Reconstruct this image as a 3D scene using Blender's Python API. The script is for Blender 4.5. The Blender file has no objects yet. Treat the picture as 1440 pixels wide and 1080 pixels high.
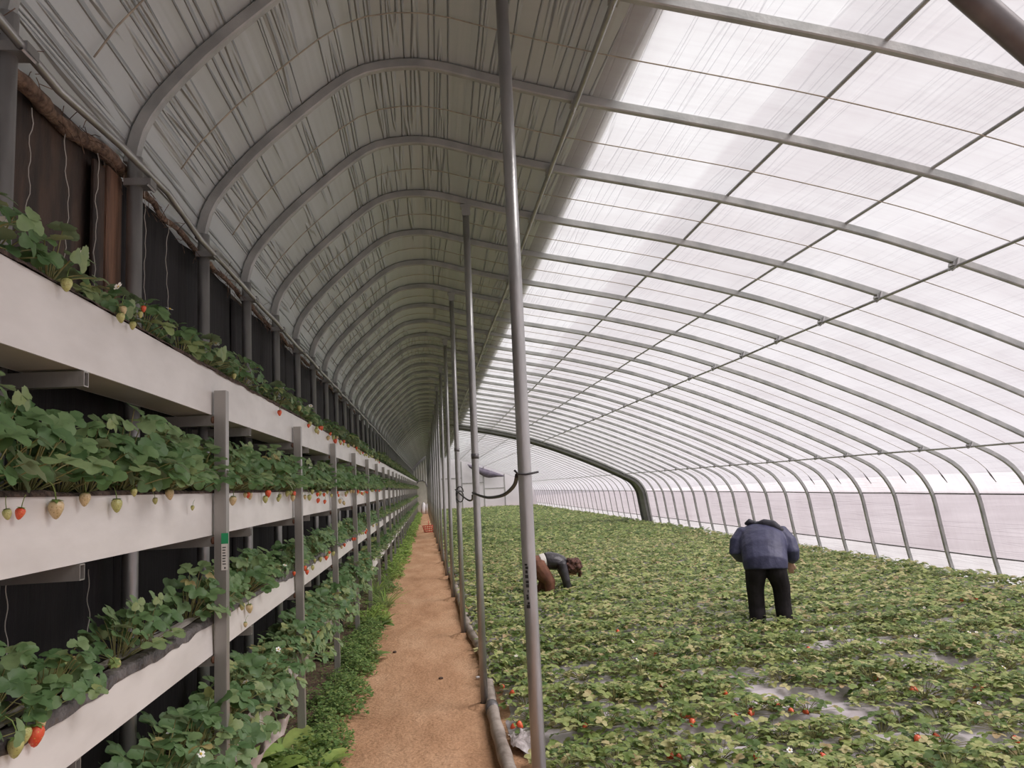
import bpy, bmesh, math, random
import numpy as np
from mathutils import Vector, Matrix, noise as mnoise
random.seed(7)
rng = np.random.default_rng(7)
PI = math.pi
sc = bpy.context.scene
COL = sc.collection

# ------------------------------------------------------------------ camera
F = 1080.0; ROLL = 0.052; CAMZ = 1.66; YAW = 0.112023503; PITCH = 0.130570156
cr, sr = math.cos(ROLL), math.sin(ROLL)
FW = Vector((math.sin(YAW)*math.cos(PITCH), math.cos(YAW)*math.cos(PITCH), math.sin(PITCH)))
RT = Vector((math.cos(YAW), -math.sin(YAW), 0)); DN = -(RT.cross(FW))
EX = RT*cr + DN*sr; EY = -RT*sr + DN*cr
cam = bpy.data.cameras.new('camera'); cam.lens = 27.0; cam.sensor_width = 36.0; cam.sensor_fit = 'HORIZONTAL'
cam.clip_start = 0.05; cam.clip_end = 400
camo = bpy.data.objects.new('camera', cam); COL.objects.link(camo)
M = Matrix.Identity(4)
for i in range(3):
    M[i][0] = EX[i]; M[i][1] = -EY[i]; M[i][2] = -FW[i]
M[2][3] = CAMZ
camo.matrix_world = M
sc.camera = camo
def ray(x, y):
    return FW + EX*((x-720)/F) + EY*((y-540)/F)
def at(x, y, axis, val):                     # where the sight line through a pixel meets a plane of the place
    d = ray(x, y); o = Vector((0, 0, CAMZ))
    return o + d*((val-o[axis])/d[axis])
def px_of(p):
    q = Vector(p) - Vector((0, 0, CAMZ)); z = q.dot(FW)
    if z < .05: return (-9999, -9999, z)
    return (720 + F*q.dot(EX)/z, 540 + F*q.dot(EY)/z, z)
def in_frame(p, m=60):
    x, y, z = px_of(p)
    return z > .1 and -m < x < 1440+m and -m < y < 1080+m

# ------------------------------------------------------------------ words
ONES = 'zeroth first second third fourth fifth sixth seventh eighth ninth tenth eleventh twelfth thirteenth fourteenth fifteenth sixteenth seventeenth eighteenth nineteenth'.split()
TENS = {2: ('twentieth', 'twenty'), 3: ('thirtieth', 'thirty'), 4: ('fortieth', 'forty'), 5: ('fiftieth', 'fifty'), 6: ('sixtieth', 'sixty')}
def nth(n):
    if n < 20: return ONES[n]
    a, b = TENS[n//10]
    return a if n % 10 == 0 else b + '-' + ONES[n % 10]

# ------------------------------------------------------------------ materials
def newmat(name):
    m = bpy.data.materials.new(name); m.use_nodes = True
    nt = m.node_tree
    for n in list(nt.nodes): nt.nodes.remove(n)
    out = nt.nodes.new('ShaderNodeOutputMaterial')
    return m, nt, out
def N(nt, t, **kw):
    n = nt.nodes.new(t)
    for k, v in kw.items():
        if k in n.inputs: n.inputs[k].default_value = v
        else: setattr(n, k, v)
    return n
def ramp(nt, fac, stops):
    r = nt.nodes.new('ShaderNodeValToRGB'); e = r.color_ramp.elements
    while len(e) < len(stops): e.new(0.5)
    for i, (p, c) in enumerate(stops):
        e[i].position = p; e[i].color = (*c, 1) if len(c) == 3 else c
    if fac is not None: nt.links.new(fac, r.inputs['Fac'])
    return r
def coords(nt, kind='Object', scale=(1, 1, 1)):
    tc = nt.nodes.new('ShaderNodeTexCoord'); mp = nt.nodes.new('ShaderNodeMapping')
    mp.inputs['Scale'].default_value = scale
    nt.links.new(tc.outputs[kind], mp.inputs['Vector'])
    return mp.outputs['Vector']
def simple(name, c1, c2=None, rough=.6, metal=0., scale=8., bump=0., bscale=None, stretch=(1, 1, 1), detail=4., spec=.5, contrast=(.35, .65)):
    m, nt, out = newmat(name)
    b = N(nt, 'ShaderNodeBsdfPrincipled', Roughness=rough, Metallic=metal)
    b.inputs['Specular IOR Level'].default_value = spec
    nt.links.new(b.outputs[0], out.inputs[0])
    v = coords(nt, 'Object', stretch)
    if c2 is None:
        b.inputs['Base Color'].default_value = (*c1, 1)
    else:
        n = N(nt, 'ShaderNodeTexNoise', Scale=scale, Detail=detail); nt.links.new(v, n.inputs['Vector'])
        r = ramp(nt, n.outputs['Fac'], [(contrast[0], c1), (contrast[1], c2)])
        nt.links.new(r.outputs[0], b.inputs['Base Color'])
    if bump:
        n2 = N(nt, 'ShaderNodeTexNoise', Scale=bscale or scale*3, Detail=6.); nt.links.new(v, n2.inputs['Vector'])
        bp = N(nt, 'ShaderNodeBump', Strength=bump, Distance=.02); nt.links.new(n2.outputs['Fac'], bp.inputs['Height'])
        nt.links.new(bp.outputs[0], b.inputs['Normal'])
    return m

MAT = {}
MAT['steel'] = simple('galvanised_steel', (.33, .33, .325), (.48, .475, .47), rough=.36, metal=.65, scale=5, stretch=(1, 1, .5), bump=.08, bscale=60)
MAT['rib'] = simple('galvanised_rib', (.30, .31, .30), (.44, .445, .43), rough=.5, metal=.25, scale=6, bump=.1, bscale=50)
MAT['darksteel'] = simple('dark_steel', (.11, .105, .11), (.2, .19, .19), rough=.45, metal=.4, scale=9)
MAT['rust'] = simple('rusty_joint', (.16, .07, .045), (.28, .16, .11), rough=.8, scale=40)
MAT['rack'] = simple('rack_tube', (.27, .26, .245), (.40, .385, .36), rough=.4, metal=.5, scale=4, stretch=(1, 1, .3), bump=.05, bscale=70)
MAT['board'] = simple('white_board', (.63, .605, .575), (.73, .705, .675), rough=.38, scale=1.6, stretch=(1, 2, 6), detail=6, bump=.05, bscale=5)
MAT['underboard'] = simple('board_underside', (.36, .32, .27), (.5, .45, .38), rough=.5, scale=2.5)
MAT['soil'] = simple('potting_soil', (.035, .022, .018), (.12, .08, .06), rough=.95, scale=30, bump=.9, bscale=70)
MAT['blackfilm'] = simple('black_film', (.05, .042, .042), (.13, .115, .11), rough=.42, scale=18, bump=.7, bscale=40)
MAT['liner'] = simple('old_film_strip', (.17, .15, .13), (.34, .31, .28), rough=.4, scale=14, stretch=(1, .15, 1), bump=.6, bscale=30)
MAT['lining'] = simple('black_wall_lining', (.006, .005, .006), (.014, .011, .012), rough=.85, scale=3, stretch=(1, 4, .5), bump=.5, bscale=7)
MAT['brownlining'] = simple('brown_lining', (.02, .014, .011), (.075, .045, .03), rough=.7, scale=4, stretch=(1, 3, .8), bump=.5, bscale=8)  # browner tone, for the sheet above the top trough and one plank
MAT['earthwall'] = simple('earth_wall', (.05, .04, .034), (.12, .09, .07), rough=.95, scale=5, bump=.8, bscale=18)
MAT['straw'] = simple('dry_straw', (.10, .065, .05), (.30, .2, .14), rough=.95, scale=35, bump=1., bscale=60)
MAT['wood'] = simple('weathered_wood', (.10, .055, .035), (.24, .13, .08), rough=.8, scale=5, stretch=(6, 6, .6), bump=.4, bscale=20)
MAT['twine'] = simple('pale_twine', (.5, .47, .42), rough=.8)
MAT['rope'] = simple('film_rope', (.30, .27, .22), (.46, .41, .32), rough=.8, scale=20)
MAT['cable'] = simple('dark_cable', (.03, .028, .03), rough=.5)
MAT['hose'] = simple('dusty_hose', (.22, .18, .15), (.40, .345, .30), rough=.6, scale=7, bump=.3, bscale=25)
MAT['whiteplastic'] = simple('white_plastic', (.72, .69, .7), (.8, .78, .78), rough=.4, scale=6)
MAT['crumple'] = simple('crumpled_film', (.5, .45, .44), (.68, .64, .64), rough=.3, scale=9, bump=.8, bscale=22)
MAT['concrete'] = simple('rough_concrete', (.26, .20, .15), (.42, .34, .27), rough=.95, scale=25, bump=.6, bscale=60)
MAT['skin'] = simple('skin', (.55, .33, .24), (.62, .39, .29), rough=.5, scale=12)
MAT['navy'] = simple('navy_jacket_cloth', (.028, .030, .074), (.055, .058, .118), rough=.55, scale=7, bump=.5, bscale=14)
MAT['blackcloth'] = simple('black_trouser_cloth', (.011, .009, .010), (.022, .019, .021), rough=.8, scale=9, bump=.3, bscale=20, spec=.2)
MAT['hoodcloth'] = simple('dark_hood_cloth', (.02, .021, .03), (.045, .045, .06), rough=.7, scale=9, bump=.4, bscale=25)
MAT['leather'] = simple('dark_leather_jacket', (.02, .018, .022), (.055, .05, .058), rough=.38, scale=8, bump=.5, bscale=18)
MAT['browncloth'] = simple('russet_trousers', (.13, .05, .032), (.22, .095, .055), rough=.8, scale=9, bump=.3, bscale=22)
MAT['hair_black'] = simple('black_hair', (.012, .010, .010), (.03, .025, .025), rough=.5, scale=40, bump=.6, bscale=70)
MAT['hair_brown'] = simple('brown_curly_hair', (.05, .02, .016), (.15, .065, .045), rough=.75, scale=30, bump=1., bscale=45)
MAT['whitecloth'] = simple('white_shirt', (.75, .72, .68), rough=.8)
MAT['shoe'] = simple('dusty_shoe', (.12, .11, .10), (.4, .37, .34), rough=.7, scale=20)
MAT['redplastic'] = simple('red_plastic', (.55, .06, .03), rough=.4)
MAT['greenpaper'] = simple('green_paper', (.02, .32, .13), rough=.6)
MAT['whitepaper'] = simple('white_paper', (.74, .72, .68), rough=.6)
MAT['ink'] = simple('black_ink', (.03, .03, .03), rough=.7)
MAT['sheeting'] = simple('dark_sheeting', (.10, .085, .12), (.17, .15, .19), rough=.6, scale=3)  # dark tone of the far gap's stand-in, and of the door hem
MAT['curtain'] = simple('pale_curtain', (.72, .71, .69), (.84, .83, .81), rough=.6, scale=2, stretch=(4, 1, .6), bump=.3, bscale=6)
MAT['beige'] = simple('beige_door_cloth', (.55, .53, .46), (.66, .64, .56), rough=.7, scale=3)
MAT['petal'] = simple('white_petal', (.85, .85, .80), rough=.5)
MAT['pollen'] = simple('yellow_flower_centre', (.7, .5, .08), rough=.7)
MAT['stalk'] = simple('green_stalk', (.20, .22, .07), (.34, .30, .13), rough=.55, scale=12)
MAT['sepal'] = simple('green_sepal', (.14, .22, .05), (.22, .30, .08), rough=.6, scale=20)

def leaf_mat(name, stops, trans=.28, rough=.45):
    m, nt, out = newmat(name)
    b = N(nt, 'ShaderNodeBsdfPrincipled', Roughness=rough); b.inputs['Specular IOR Level'].default_value = .35
    a = N(nt, 'ShaderNodeAttribute', attribute_name='tint')
    r = ramp(nt, a.outputs['Fac'], stops)
    v = coords(nt, 'Object', (1, 1, 1))
    n = N(nt, 'ShaderNodeTexNoise', Scale=40., Detail=3.); nt.links.new(v, n.inputs['Vector'])
    hs = N(nt, 'ShaderNodeHueSaturation'); nt.links.new(r.outputs[0], hs.inputs['Color'])
    mr = N(nt, 'ShaderNodeMapRange'); mr.inputs['To Min'].default_value = .75; mr.inputs['To Max'].default_value = 1.25
    nt.links.new(n.outputs['Fac'], mr.inputs['Value']); nt.links.new(mr.outputs[0], hs.inputs['Value'])
    geo = N(nt, 'ShaderNodeNewGeometry')
    mx = N(nt, 'ShaderNodeMix', data_type='RGBA'); mx.blend_type = 'MIX'
    mx.inputs['B'].default_value = (.34, .40, .27, 1)
    fm = N(nt, 'ShaderNodeMath', operation='MULTIPLY'); fm.inputs[1].default_value = .55
    nt.links.new(geo.outputs['Backfacing'], fm.inputs[0]); nt.links.new(fm.outputs[0], mx.inputs['Factor'])
    nt.links.new(hs.outputs[0], mx.inputs['A'])
    colr = mx.outputs['Result']
    nt.links.new(colr, b.inputs['Base Color'])
    bp = N(nt, 'ShaderNodeBump', Strength=.25, Distance=.004); nt.links.new(n.outputs['Fac'], bp.inputs['Height']); nt.links.new(bp.outputs[0], b.inputs['Normal'])
    t = N(nt, 'ShaderNodeBsdfTranslucent')
    h2 = N(nt, 'ShaderNodeHueSaturation'); h2.inputs['Saturation'].default_value = 1.15; h2.inputs['Value'].default_value = 1.2
    nt.links.new(colr, h2.inputs['Color']); nt.links.new(h2.outputs[0], t.inputs['Color'])
    mix = N(nt, 'ShaderNodeMixShader', Fac=trans); nt.links.new(b.outputs[0], mix.inputs[1]); nt.links.new(t.outputs[0], mix.inputs[2])
    nt.links.new(mix.outputs[0], out.inputs[0])
    return m
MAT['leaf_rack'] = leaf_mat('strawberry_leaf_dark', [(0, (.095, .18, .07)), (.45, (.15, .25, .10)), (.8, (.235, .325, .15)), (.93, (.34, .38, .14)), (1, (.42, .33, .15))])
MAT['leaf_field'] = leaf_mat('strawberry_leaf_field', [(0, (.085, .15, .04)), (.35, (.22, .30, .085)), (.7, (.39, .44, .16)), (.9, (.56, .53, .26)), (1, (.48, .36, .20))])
MAT['leaf_weed'] = leaf_mat('weed_leaf', [(0, (.12, .21, .07)), (.5, (.20, .32, .10)), (1, (.33, .41, .14))], trans=.32)
MAT['leaf_lime'] = leaf_mat('lime_leaf', [(0, (.22, .37, .08)), (1, (.40, .50, .15))], trans=.32)

def berry_mat(name, c1, c2, seed):
    m, nt, out = newmat(name)
    b = N(nt, 'ShaderNodeBsdfPrincipled', Roughness=.35)
    v = coords(nt, 'Object', (1, 1, 1))
    vo = N(nt, 'ShaderNodeTexVoronoi', Scale=210.); nt.links.new(v, vo.inputs['Vector'])
    no = N(nt, 'ShaderNodeTexNoise', Scale=25.); nt.links.new(v, no.inputs['Vector'])
    r0 = ramp(nt, no.outputs['Fac'], [(.35, c1), (.65, c2)])
    r1 = ramp(nt, vo.outputs['Distance'], [(.16, (1, 1, 1)), (.26, (0, 0, 0))])
    mx = N(nt, 'ShaderNodeMix', data_type='RGBA'); mx.inputs['B'].default_value = (*seed, 1)
    nt.links.new(r1.outputs[0], mx.inputs['Factor']); nt.links.new(r0.outputs[0], mx.inputs['A'])
    nt.links.new(mx.outputs['Result'], b.inputs['Base Color'])
    bp = N(nt, 'ShaderNodeBump', Strength=.6, Distance=.002); nt.links.new(vo.outputs['Distance'], bp.inputs['Height']); nt.links.new(bp.outputs[0], b.inputs['Normal'])
    nt.links.new(b.outputs[0], out.inputs[0])
    return m
MAT['berry_red'] = berry_mat('ripe_berry', (.62, .045, .02), (.75, .12, .05), (.65, .40, .10))
MAT['berry_pale'] = berry_mat('unripe_pale_berry', (.52, .43, .20), (.60, .46, .26), (.30, .22, .07))
MAT['berry_green'] = berry_mat('unripe_green_berry', (.38, .40, .13), (.50, .48, .19), (.26, .22, .06))

def dirt_mat():
    m, nt, out = newmat('dirt_path_soil')
    b = N(nt, 'ShaderNodeBsdfPrincipled', Roughness=.95); b.inputs['Specular IOR Level'].default_value = .15
    v = coords(nt, 'Object', (1, 1, 1))
    v2 = coords(nt, 'Object', (1, .35, 1))
    n1 = N(nt, 'ShaderNodeTexNoise', Scale=2.2, Detail=6., Roughness=.6); nt.links.new(v2, n1.inputs['Vector'])
    n2 = N(nt, 'ShaderNodeTexNoise', Scale=45., Detail=5.); nt.links.new(v, n2.inputs['Vector'])
    n3 = N(nt, 'ShaderNodeTexNoise', Scale=9., Detail=6., Roughness=.65); nt.links.new(v, n3.inputs['Vector'])
    r1 = ramp(nt, n1.outputs['Fac'], [(.3, (.40, .225, .125)), (.5, (.50, .30, .175)), (.72, (.60, .385, .24))])
    r2 = ramp(nt, n2.outputs['Fac'], [(.3, (.72, .70, .68)), (.6, (1.05, 1.05, 1.05))])
    mx = N(nt, 'ShaderNodeMix', data_type='RGBA'); mx.blend_type = 'MULTIPLY'; mx.inputs['Factor'].default_value = .8
    nt.links.new(r1.outputs[0], mx.inputs['A']); nt.links.new(r2.outputs[0], mx.inputs['B'])
    nt.links.new(mx.outputs['Result'], b.inputs['Base Color'])
    ad = N(nt, 'ShaderNodeMath', operation='ADD'); nt.links.new(n2.outputs['Fac'], ad.inputs[0])
    m3 = N(nt, 'ShaderNodeMath', operation='MULTIPLY'); m3.inputs[1].default_value = 2.5
    nt.links.new(n3.outputs['Fac'], m3.inputs[0]); nt.links.new(m3.outputs[0], ad.inputs[1])
    bp = N(nt, 'ShaderNodeBump', Strength=.55, Distance=.02); nt.links.new(ad.outputs[0], bp.inputs['Height']); nt.links.new(bp.outputs[0], b.inputs['Normal'])
    nt.links.new(b.outputs[0], out.inputs[0])
    return m
MAT['dirt'] = dirt_mat()
MAT['mulch'] = simple('silver_mulch_film', (.40, .36, .37), (.56, .52, .54), rough=.36, scale=2.5, stretch=(1, 2, 1), bump=.55, bscale=9)
MAT['outside'] = simple('outside_ground', (.44, .42, .42), (.56, .54, .54), rough=1, scale=.4)
MAT['blanket'] = simple('grey_thermal_blanket', (.48, .51, .50), (.60, .63, .62), rough=.9, scale=1.5, stretch=(1, .4, 1))

def film_mat(name, roof=True, clear=.58, diff=.24, gloss=.05, fold_d=.008, strk_b=.10, dcol=(.74, .73, .73)):
    m, nt, out = newmat(name)
    tc = N(nt, 'ShaderNodeTexCoord')
    mp = N(nt, 'ShaderNodeMapping'); mp.inputs['Scale'].default_value = (6.5, .16, 1); nt.links.new(tc.outputs['UV'], mp.inputs['Vector'])
    mp2 = N(nt, 'ShaderNodeMapping'); mp2.inputs['Scale'].default_value = (1.2, 26., 1); nt.links.new(tc.outputs['UV'], mp2.inputs['Vector'])
    mp3 = N(nt, 'ShaderNodeMapping'); mp3.inputs['Scale'].default_value = (1.1, 1.1, 1); nt.links.new(tc.outputs['UV'], mp3.inputs['Vector'])
    fold = N(nt, 'ShaderNodeTexNoise', Scale=1., Detail=2.6, Roughness=.55, Distortion=.08); nt.links.new(mp.outputs[0], fold.inputs['Vector'])
    strk = N(nt, 'ShaderNodeTexNoise', Scale=1., Detail=3.); nt.links.new(mp2.outputs[0], strk.inputs['Vector'])
    blot = N(nt, 'ShaderNodeTexNoise', Scale=1., Detail=6., Roughness=.65); nt.links.new(mp3.outputs[0], blot.inputs['Vector'])
    sep = N(nt, 'ShaderNodeSeparateXYZ'); nt.links.new(tc.outputs['UV'], sep.inputs[0])
    # dust: streaks that run with the sheet
    dust = ramp(nt, blot.outputs['Fac'], [(.28, (.84, .80, .82)), (.62, (.97, .95, .97))])
    d2 = ramp(nt, strk.outputs['Fac'], [(.25, (.9, .88, .89)), (.6, (1, 1, 1))])
    mx = N(nt, 'ShaderNodeMix', data_type='RGBA'); mx.blend_type = 'MULTIPLY'; mx.inputs['Factor'].default_value = .55
    nt.links.new(dust.outputs[0], mx.inputs['A']); nt.links.new(d2.outputs[0], mx.inputs['B'])
    col = mx.outputs['Result']
    if roof:                                  # doubled sheet along the seam and in the vent bands, clearer skirt
        s = N(nt, 'ShaderNodeMath', operation='DIVIDE'); s.inputs[1].default_value = S_TOT; nt.links.new(sep.outputs[0], s.inputs[0])
        stops = []
        for a, c in BANDS: stops.append((a/S_TOT, c))
        rb = ramp(nt, s.outputs[0], stops); rb.color_ramp.interpolation = 'LINEAR'
        m2 = N(nt, 'ShaderNodeMix', data_type='RGBA'); m2.blend_type = 'MULTIPLY'; m2.inputs['Factor'].default_value = 1
        nt.links.new(col, m2.inputs['A']); nt.links.new(rb.outputs[0], m2.inputs['B']); col = m2.outputs['Result']
    tr = N(nt, 'ShaderNodeBsdfTranslucent'); nt.links.new(col, tr.inputs['Color'])
    df = N(nt, 'ShaderNodeBsdfDiffuse'); df.inputs['Color'].default_value = (*dcol, 1)
    gl = N(nt, 'ShaderNodeBsdfGlossy', Roughness=.32); gl.inputs['Color'].default_value = (.9, .9, .9, 1)
    # folds get sharper creases
    pw = ramp(nt, fold.outputs['Fac'], [(.30, (0, 0, 0)), (.385, (0, 0, 0)), (.40, (.9, .9, .9)), (.42, (.1, .1, .1)), (.472, (.1, .1, .1)), (.49, (1, 1, 1)), (.512, (.15, .15, .15)), (.60, (.05, .05, .05)), (.66, (0, 0, 0))])
    bp = N(nt, 'ShaderNodeBump', Strength=.9, Distance=fold_d); nt.links.new(pw.outputs[0], bp.inputs['Height'])
    bp2 = N(nt, 'ShaderNodeBump', Strength=strk_b, Distance=.01); nt.links.new(strk.outputs['Fac'], bp2.inputs['Height']); nt.links.new(bp.outputs[0], bp2.inputs['Normal'])
    for q in (df, gl, tr): nt.links.new(bp2.outputs[0], q.inputs['Normal'])
    a = N(nt, 'ShaderNodeMixShader', Fac=diff); nt.links.new(tr.outputs[0], a.inputs[1]); nt.links.new(df.outputs[0], a.inputs[2])
    g = N(nt, 'ShaderNodeMixShader', Fac=gloss); nt.links.new(a.outputs[0], g.inputs[1]); nt.links.new(gl.outputs[0], g.inputs[2])
    tp = N(nt, 'ShaderNodeBsdfTransparent'); nt.links.new(col, tp.inputs['Color'])
    h = N(nt, 'ShaderNodeMixShader', Fac=clear); nt.links.new(g.outputs[0], h.inputs[1]); nt.links.new(tp.outputs[0], h.inputs[2])
    nt.links.new(h.outputs[0], out.inputs[0])
    return m

# ------------------------------------------------------------------ mesh helpers
class MB:
    def __init__(s): s.v = []; s.f = []; s.t = []
    def add(s, verts, faces, tint=0.):
        b = len(s.v); s.v.extend([tuple(x) for x in verts]); s.f.extend([tuple(b+i for i in f) for f in faces]); s.t.extend([tint]*len(verts))
    def box(s, x0, y0, z0, x1, y1, z1):
        s.add([(x0,y0,z0),(x1,y0,z0),(x1,y1,z0),(x0,y1,z0),(x0,y0,z1),(x1,y0,z1),(x1,y1,z1),(x0,y1,z1)],
              [(0,3,2,1),(4,5,6,7),(0,1,5,4),(1,2,6,5),(2,3,7,6),(3,0,4,7)])
    def cbox(s, x0, y0, z0, x1, y1, z1, c=.004):      # box with chamfered long edges along its longest side
        dx, dy, dz = x1-x0, y1-y0, z1-z0
        ax = max(range(3), key=lambda i: (dx, dy, dz)[i])
        lo = [x0, y0, z0]; hi = [x1, y1, z1]; o = [i for i in range(3) if i != ax]
        a, b = o
        c = min(c, .45*(hi[a]-lo[a]), .45*(hi[b]-lo[b]))
        ring = [(lo[a]+c, lo[b]), (hi[a]-c, lo[b]), (hi[a], lo[b]+c), (hi[a], hi[b]-c), (hi[a]-c, hi[b]), (lo[a]+c, hi[b]), (lo[a], hi[b]-c), (lo[a], lo[b]+c)]
        vs = []
        for e in (lo[ax], hi[ax]):
            for p in ring:
                q = [0, 0, 0]; q[ax] = e; q[a] = p[0]; q[b] = p[1]; vs.append(tuple(q))
        fs = [(i, (i+1) % 8, 8+(i+1) % 8, 8+i) for i in range(8)] + [tuple(range(7, -1, -1)), tuple(range(8, 16))]
        s.add(vs, fs)
    def tube(s, pts, r, n=10, caps=True, squash=None, side=None):
        pts = [Vector(p) for p in pts]; m = len(pts)
        rs = r if hasattr(r, '__len__') else [r]*m
        vs = []; prev = None
        for i, p in enumerate(pts):
            t = (pts[min(i+1, m-1)] - pts[max(i-1, 0)])
            t = t.normalized() if t.length > 1e-9 else Vector((0, 0, 1))
            if side is not None:
                u = Vector(side); u = (u - t*u.dot(t)).normalized()
            elif prev is None:
                u = t.orthogonal().normalized()
            else:
                u = (prev - t*prev.dot(t)); u = u.normalized() if u.length > 1e-6 else t.orthogonal().normalized()
            prev = u; w = t.cross(u)
            ra = rs[i]; ra, rb = ra if hasattr(ra, '__len__') else (ra, ra*(squash or 1))
            for k in range(n):
                a = 2*PI*k/n; vs.append(p + u*(ra*math.cos(a)) + w*(rb*math.sin(a)))
        fs = [(i*n+k, i*n+(k+1) % n, (i+1)*n+(k+1) % n, (i+1)*n+k) for i in range(m-1) for k in range(n)]
        if caps: fs += [tuple(range(n-1, -1, -1)), tuple((m-1)*n+k for k in range(n))]
        s.add(vs, fs)
    def lathe(s, prof, c=(0, 0, 0), n=12):
        vs = []; fs = []
        for (r, z) in prof:
            for k in range(n):
                a = 2*PI*k/n; vs.append((c[0]+r*math.cos(a), c[1]+r*math.sin(a), c[2]+z))
        for i in range(len(prof)-1):
            for k in range(n): fs.append((i*n+k, i*n+(k+1) % n, (i+1)*n+(k+1) % n, (i+1)*n+k))
        s.add(vs, fs)
    def ball(s, c, r, n=10, m=7):
        r = r if hasattr(r, '__len__') else (r, r, r)
        vs = []; fs = []
        for i in range(m+1):
            th = PI*i/m
            for k in range(n):
                a = 2*PI*k/n; vs.append((c[0]+r[0]*math.sin(th)*math.cos(a), c[1]+r[1]*math.sin(th)*math.sin(a), c[2]+r[2]*math.cos(th)))
        for i in range(m):
            for k in range(n): fs.append((i*n+k, (i+1)*n+k, (i+1)*n+(k+1) % n, i*n+(k+1) % n))
        s.add(vs, fs)
    def mesh(s, name, smooth=True, tint=False, uv=None):
        me = bpy.data.meshes.new(name); me.from_pydata(s.v, [], s.f)
        if smooth: me.polygons.foreach_set('use_smooth', np.ones(len(me.polygons), bool))
        if tint:
            a = me.attributes.new('tint', 'FLOAT', 'POINT'); a.data.foreach_set('value', np.array(s.t, np.float32))
        me.update()
        return me
def np_mesh(name, V, Fq, tint=None, smooth=True):
    me = bpy.data.meshes.new(name)
    me.vertices.add(len(V)); me.vertices.foreach_set('co', np.ascontiguousarray(V, np.float32).ravel())
    k = Fq.shape[1]
    me.loops.add(Fq.size); me.loops.foreach_set('vertex_index', np.ascontiguousarray(Fq, np.int32).ravel())
    me.polygons.add(len(Fq)); me.polygons.foreach_set('loop_start', np.arange(0, Fq.size, k, dtype=np.int32))
    me.polygons.foreach_set('use_smooth', np.full(len(Fq), smooth, bool))
    if tint is not None:
        a = me.attributes.new('tint', 'FLOAT', 'POINT'); a.data.foreach_set('value', np.ascontiguousarray(tint, np.float32))
    me.update(calc_edges=True); me.validate()
    return me
def obj(name, data, mat=None, parent=None, loc=(0, 0, 0), rot=(0, 0, 0)):
    if isinstance(data, MB): data = data.mesh(name)
    if mat is not None and data is not None and len(data.materials) == 0: data.materials.append(MAT[mat] if isinstance(mat, str) else mat)
    o = bpy.data.objects.new(name, data); COL.objects.link(o)
    o.location = loc; o.rotation_euler = rot
    if parent is not None: o.parent = parent
    return o
def tag(o, label=None, cat=None, group=None, kind=None):
    if label: o['label'] = label
    if cat: o['category'] = cat
    if group: o['group'] = group
    if kind: o['kind'] = kind
    return o
def empty(name, loc=(0, 0, 0), rz=0.):
    o = bpy.data.objects.new(name, None); o.empty_display_size = .1; COL.objects.link(o)
    o.location = loc; o.rotation_euler = (0, 0, rz); return o
def modif(o, kind, **kw):
    m = o.modifiers.new(kind.lower(), kind)
    for k, v in kw.items(): setattr(m, k, v)
    return o

# ------------------------------------------------------------------ the roof's cross-section (inner edge of the ribs)
PROF = [(-1.15,3.05),(-1.12,3.19),(-1.04,3.33),(-.87,3.525),(-.70,3.685),(-.57,3.80),(-.42,3.925),(-.27,4.01),(-.08,4.045),(.12,4.035),(.47,3.945),(.93,3.838),(1.56,3.718),(2.2,3.59),(3.07,3.375),
        (3.66,3.19),(4.45,2.905),(5.24,2.58),(5.78,2.345),(6.4,2.05),(6.77,1.86),(7.08,1.70),(7.28,1.55),(7.42,1.35),(7.50,1.15),(7.55,.80),(7.61,.36),(7.68,0)]
def catmull(P, step):
    P = [np.array(p, float) for p in P]; out = []
    Q = [2*P[0]-P[1]] + P + [2*P[-1]-P[-2]]
    for i in range(1, len(Q)-2):
        n = max(2, int(np.linalg.norm(Q[i+1]-Q[i])/step))
        for k in range(n):
            t = k/n; a, b, c, d = Q[i-1], Q[i], Q[i+1], Q[i+2]
            out.append(.5*((2*b) + (-a+c)*t + (2*a-5*b+4*c-d)*t*t + (-a+3*b-3*c+d)*t**3))
    out.append(P[-1]); return np.array(out)
CURVE = catmull(PROF, .09)
def offset(C, d):                              # d > 0: outwards (up, away from the room)
    T = np.gradient(C, axis=0); T /= np.linalg.norm(T, axis=1)[:, None]
    return C + d*np.stack([-T[:, 1], T[:, 0]], 1)
SLEN = np.concatenate([[0], np.cumsum(np.linalg.norm(np.diff(CURVE, axis=0), axis=1))]); S_TOT = float(SLEN[-1])
def s_at_x(x): return float(np.interp(x, CURVE[:, 0], SLEN))
def pt_at_s(s, d=0.):
    C = offset(CURVE, d); return float(np.interp(s, SLEN, C[:, 0])), float(np.interp(s, SLEN, C[:, 1]))
def z_at_x(x): return float(np.interp(x, CURVE[:, 0], CURVE[:, 1]))
s1, s2, s3 = s_at_x(.95), s_at_x(2.2), s_at_x(3.07)
sv, sk = float(np.interp(-1.19, -CURVE[40:, 1], SLEN[40:])), float(np.interp(-.32, -CURVE[40:, 1], SLEN[40:]))
BANDS = [(0, (1, 1, 1)), (s2-.30, (1, 1, 1)), (s2-.26, (.88, .86, .87)), (s2-.01, (.80, .79, .80)), (s2+.02, (.93, .91, .92)), (s3-.01, (.90, .88, .89)), (s3+.02, (.97, .96, .97)),
         (sv-.02, (.95, .92, .95)), (sv, (.66, .615, .65)), (sk-.01, (.66, .615, .64)), (sk+.01, (.77, .76, .77))]
MAT['film'] = film_mat('roof_film', True)
MAT['backfilm'] = film_mat('back_roof_lining', False, .04, .80, .09, .024, .12, (.56, .605, .60))
MAT['gable'] = film_mat('gable_film', False, .3)

RIB0, RSP, YEND, YBEG = 3.17, .975, 56.2, -1.6
LX = -1.15
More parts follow.
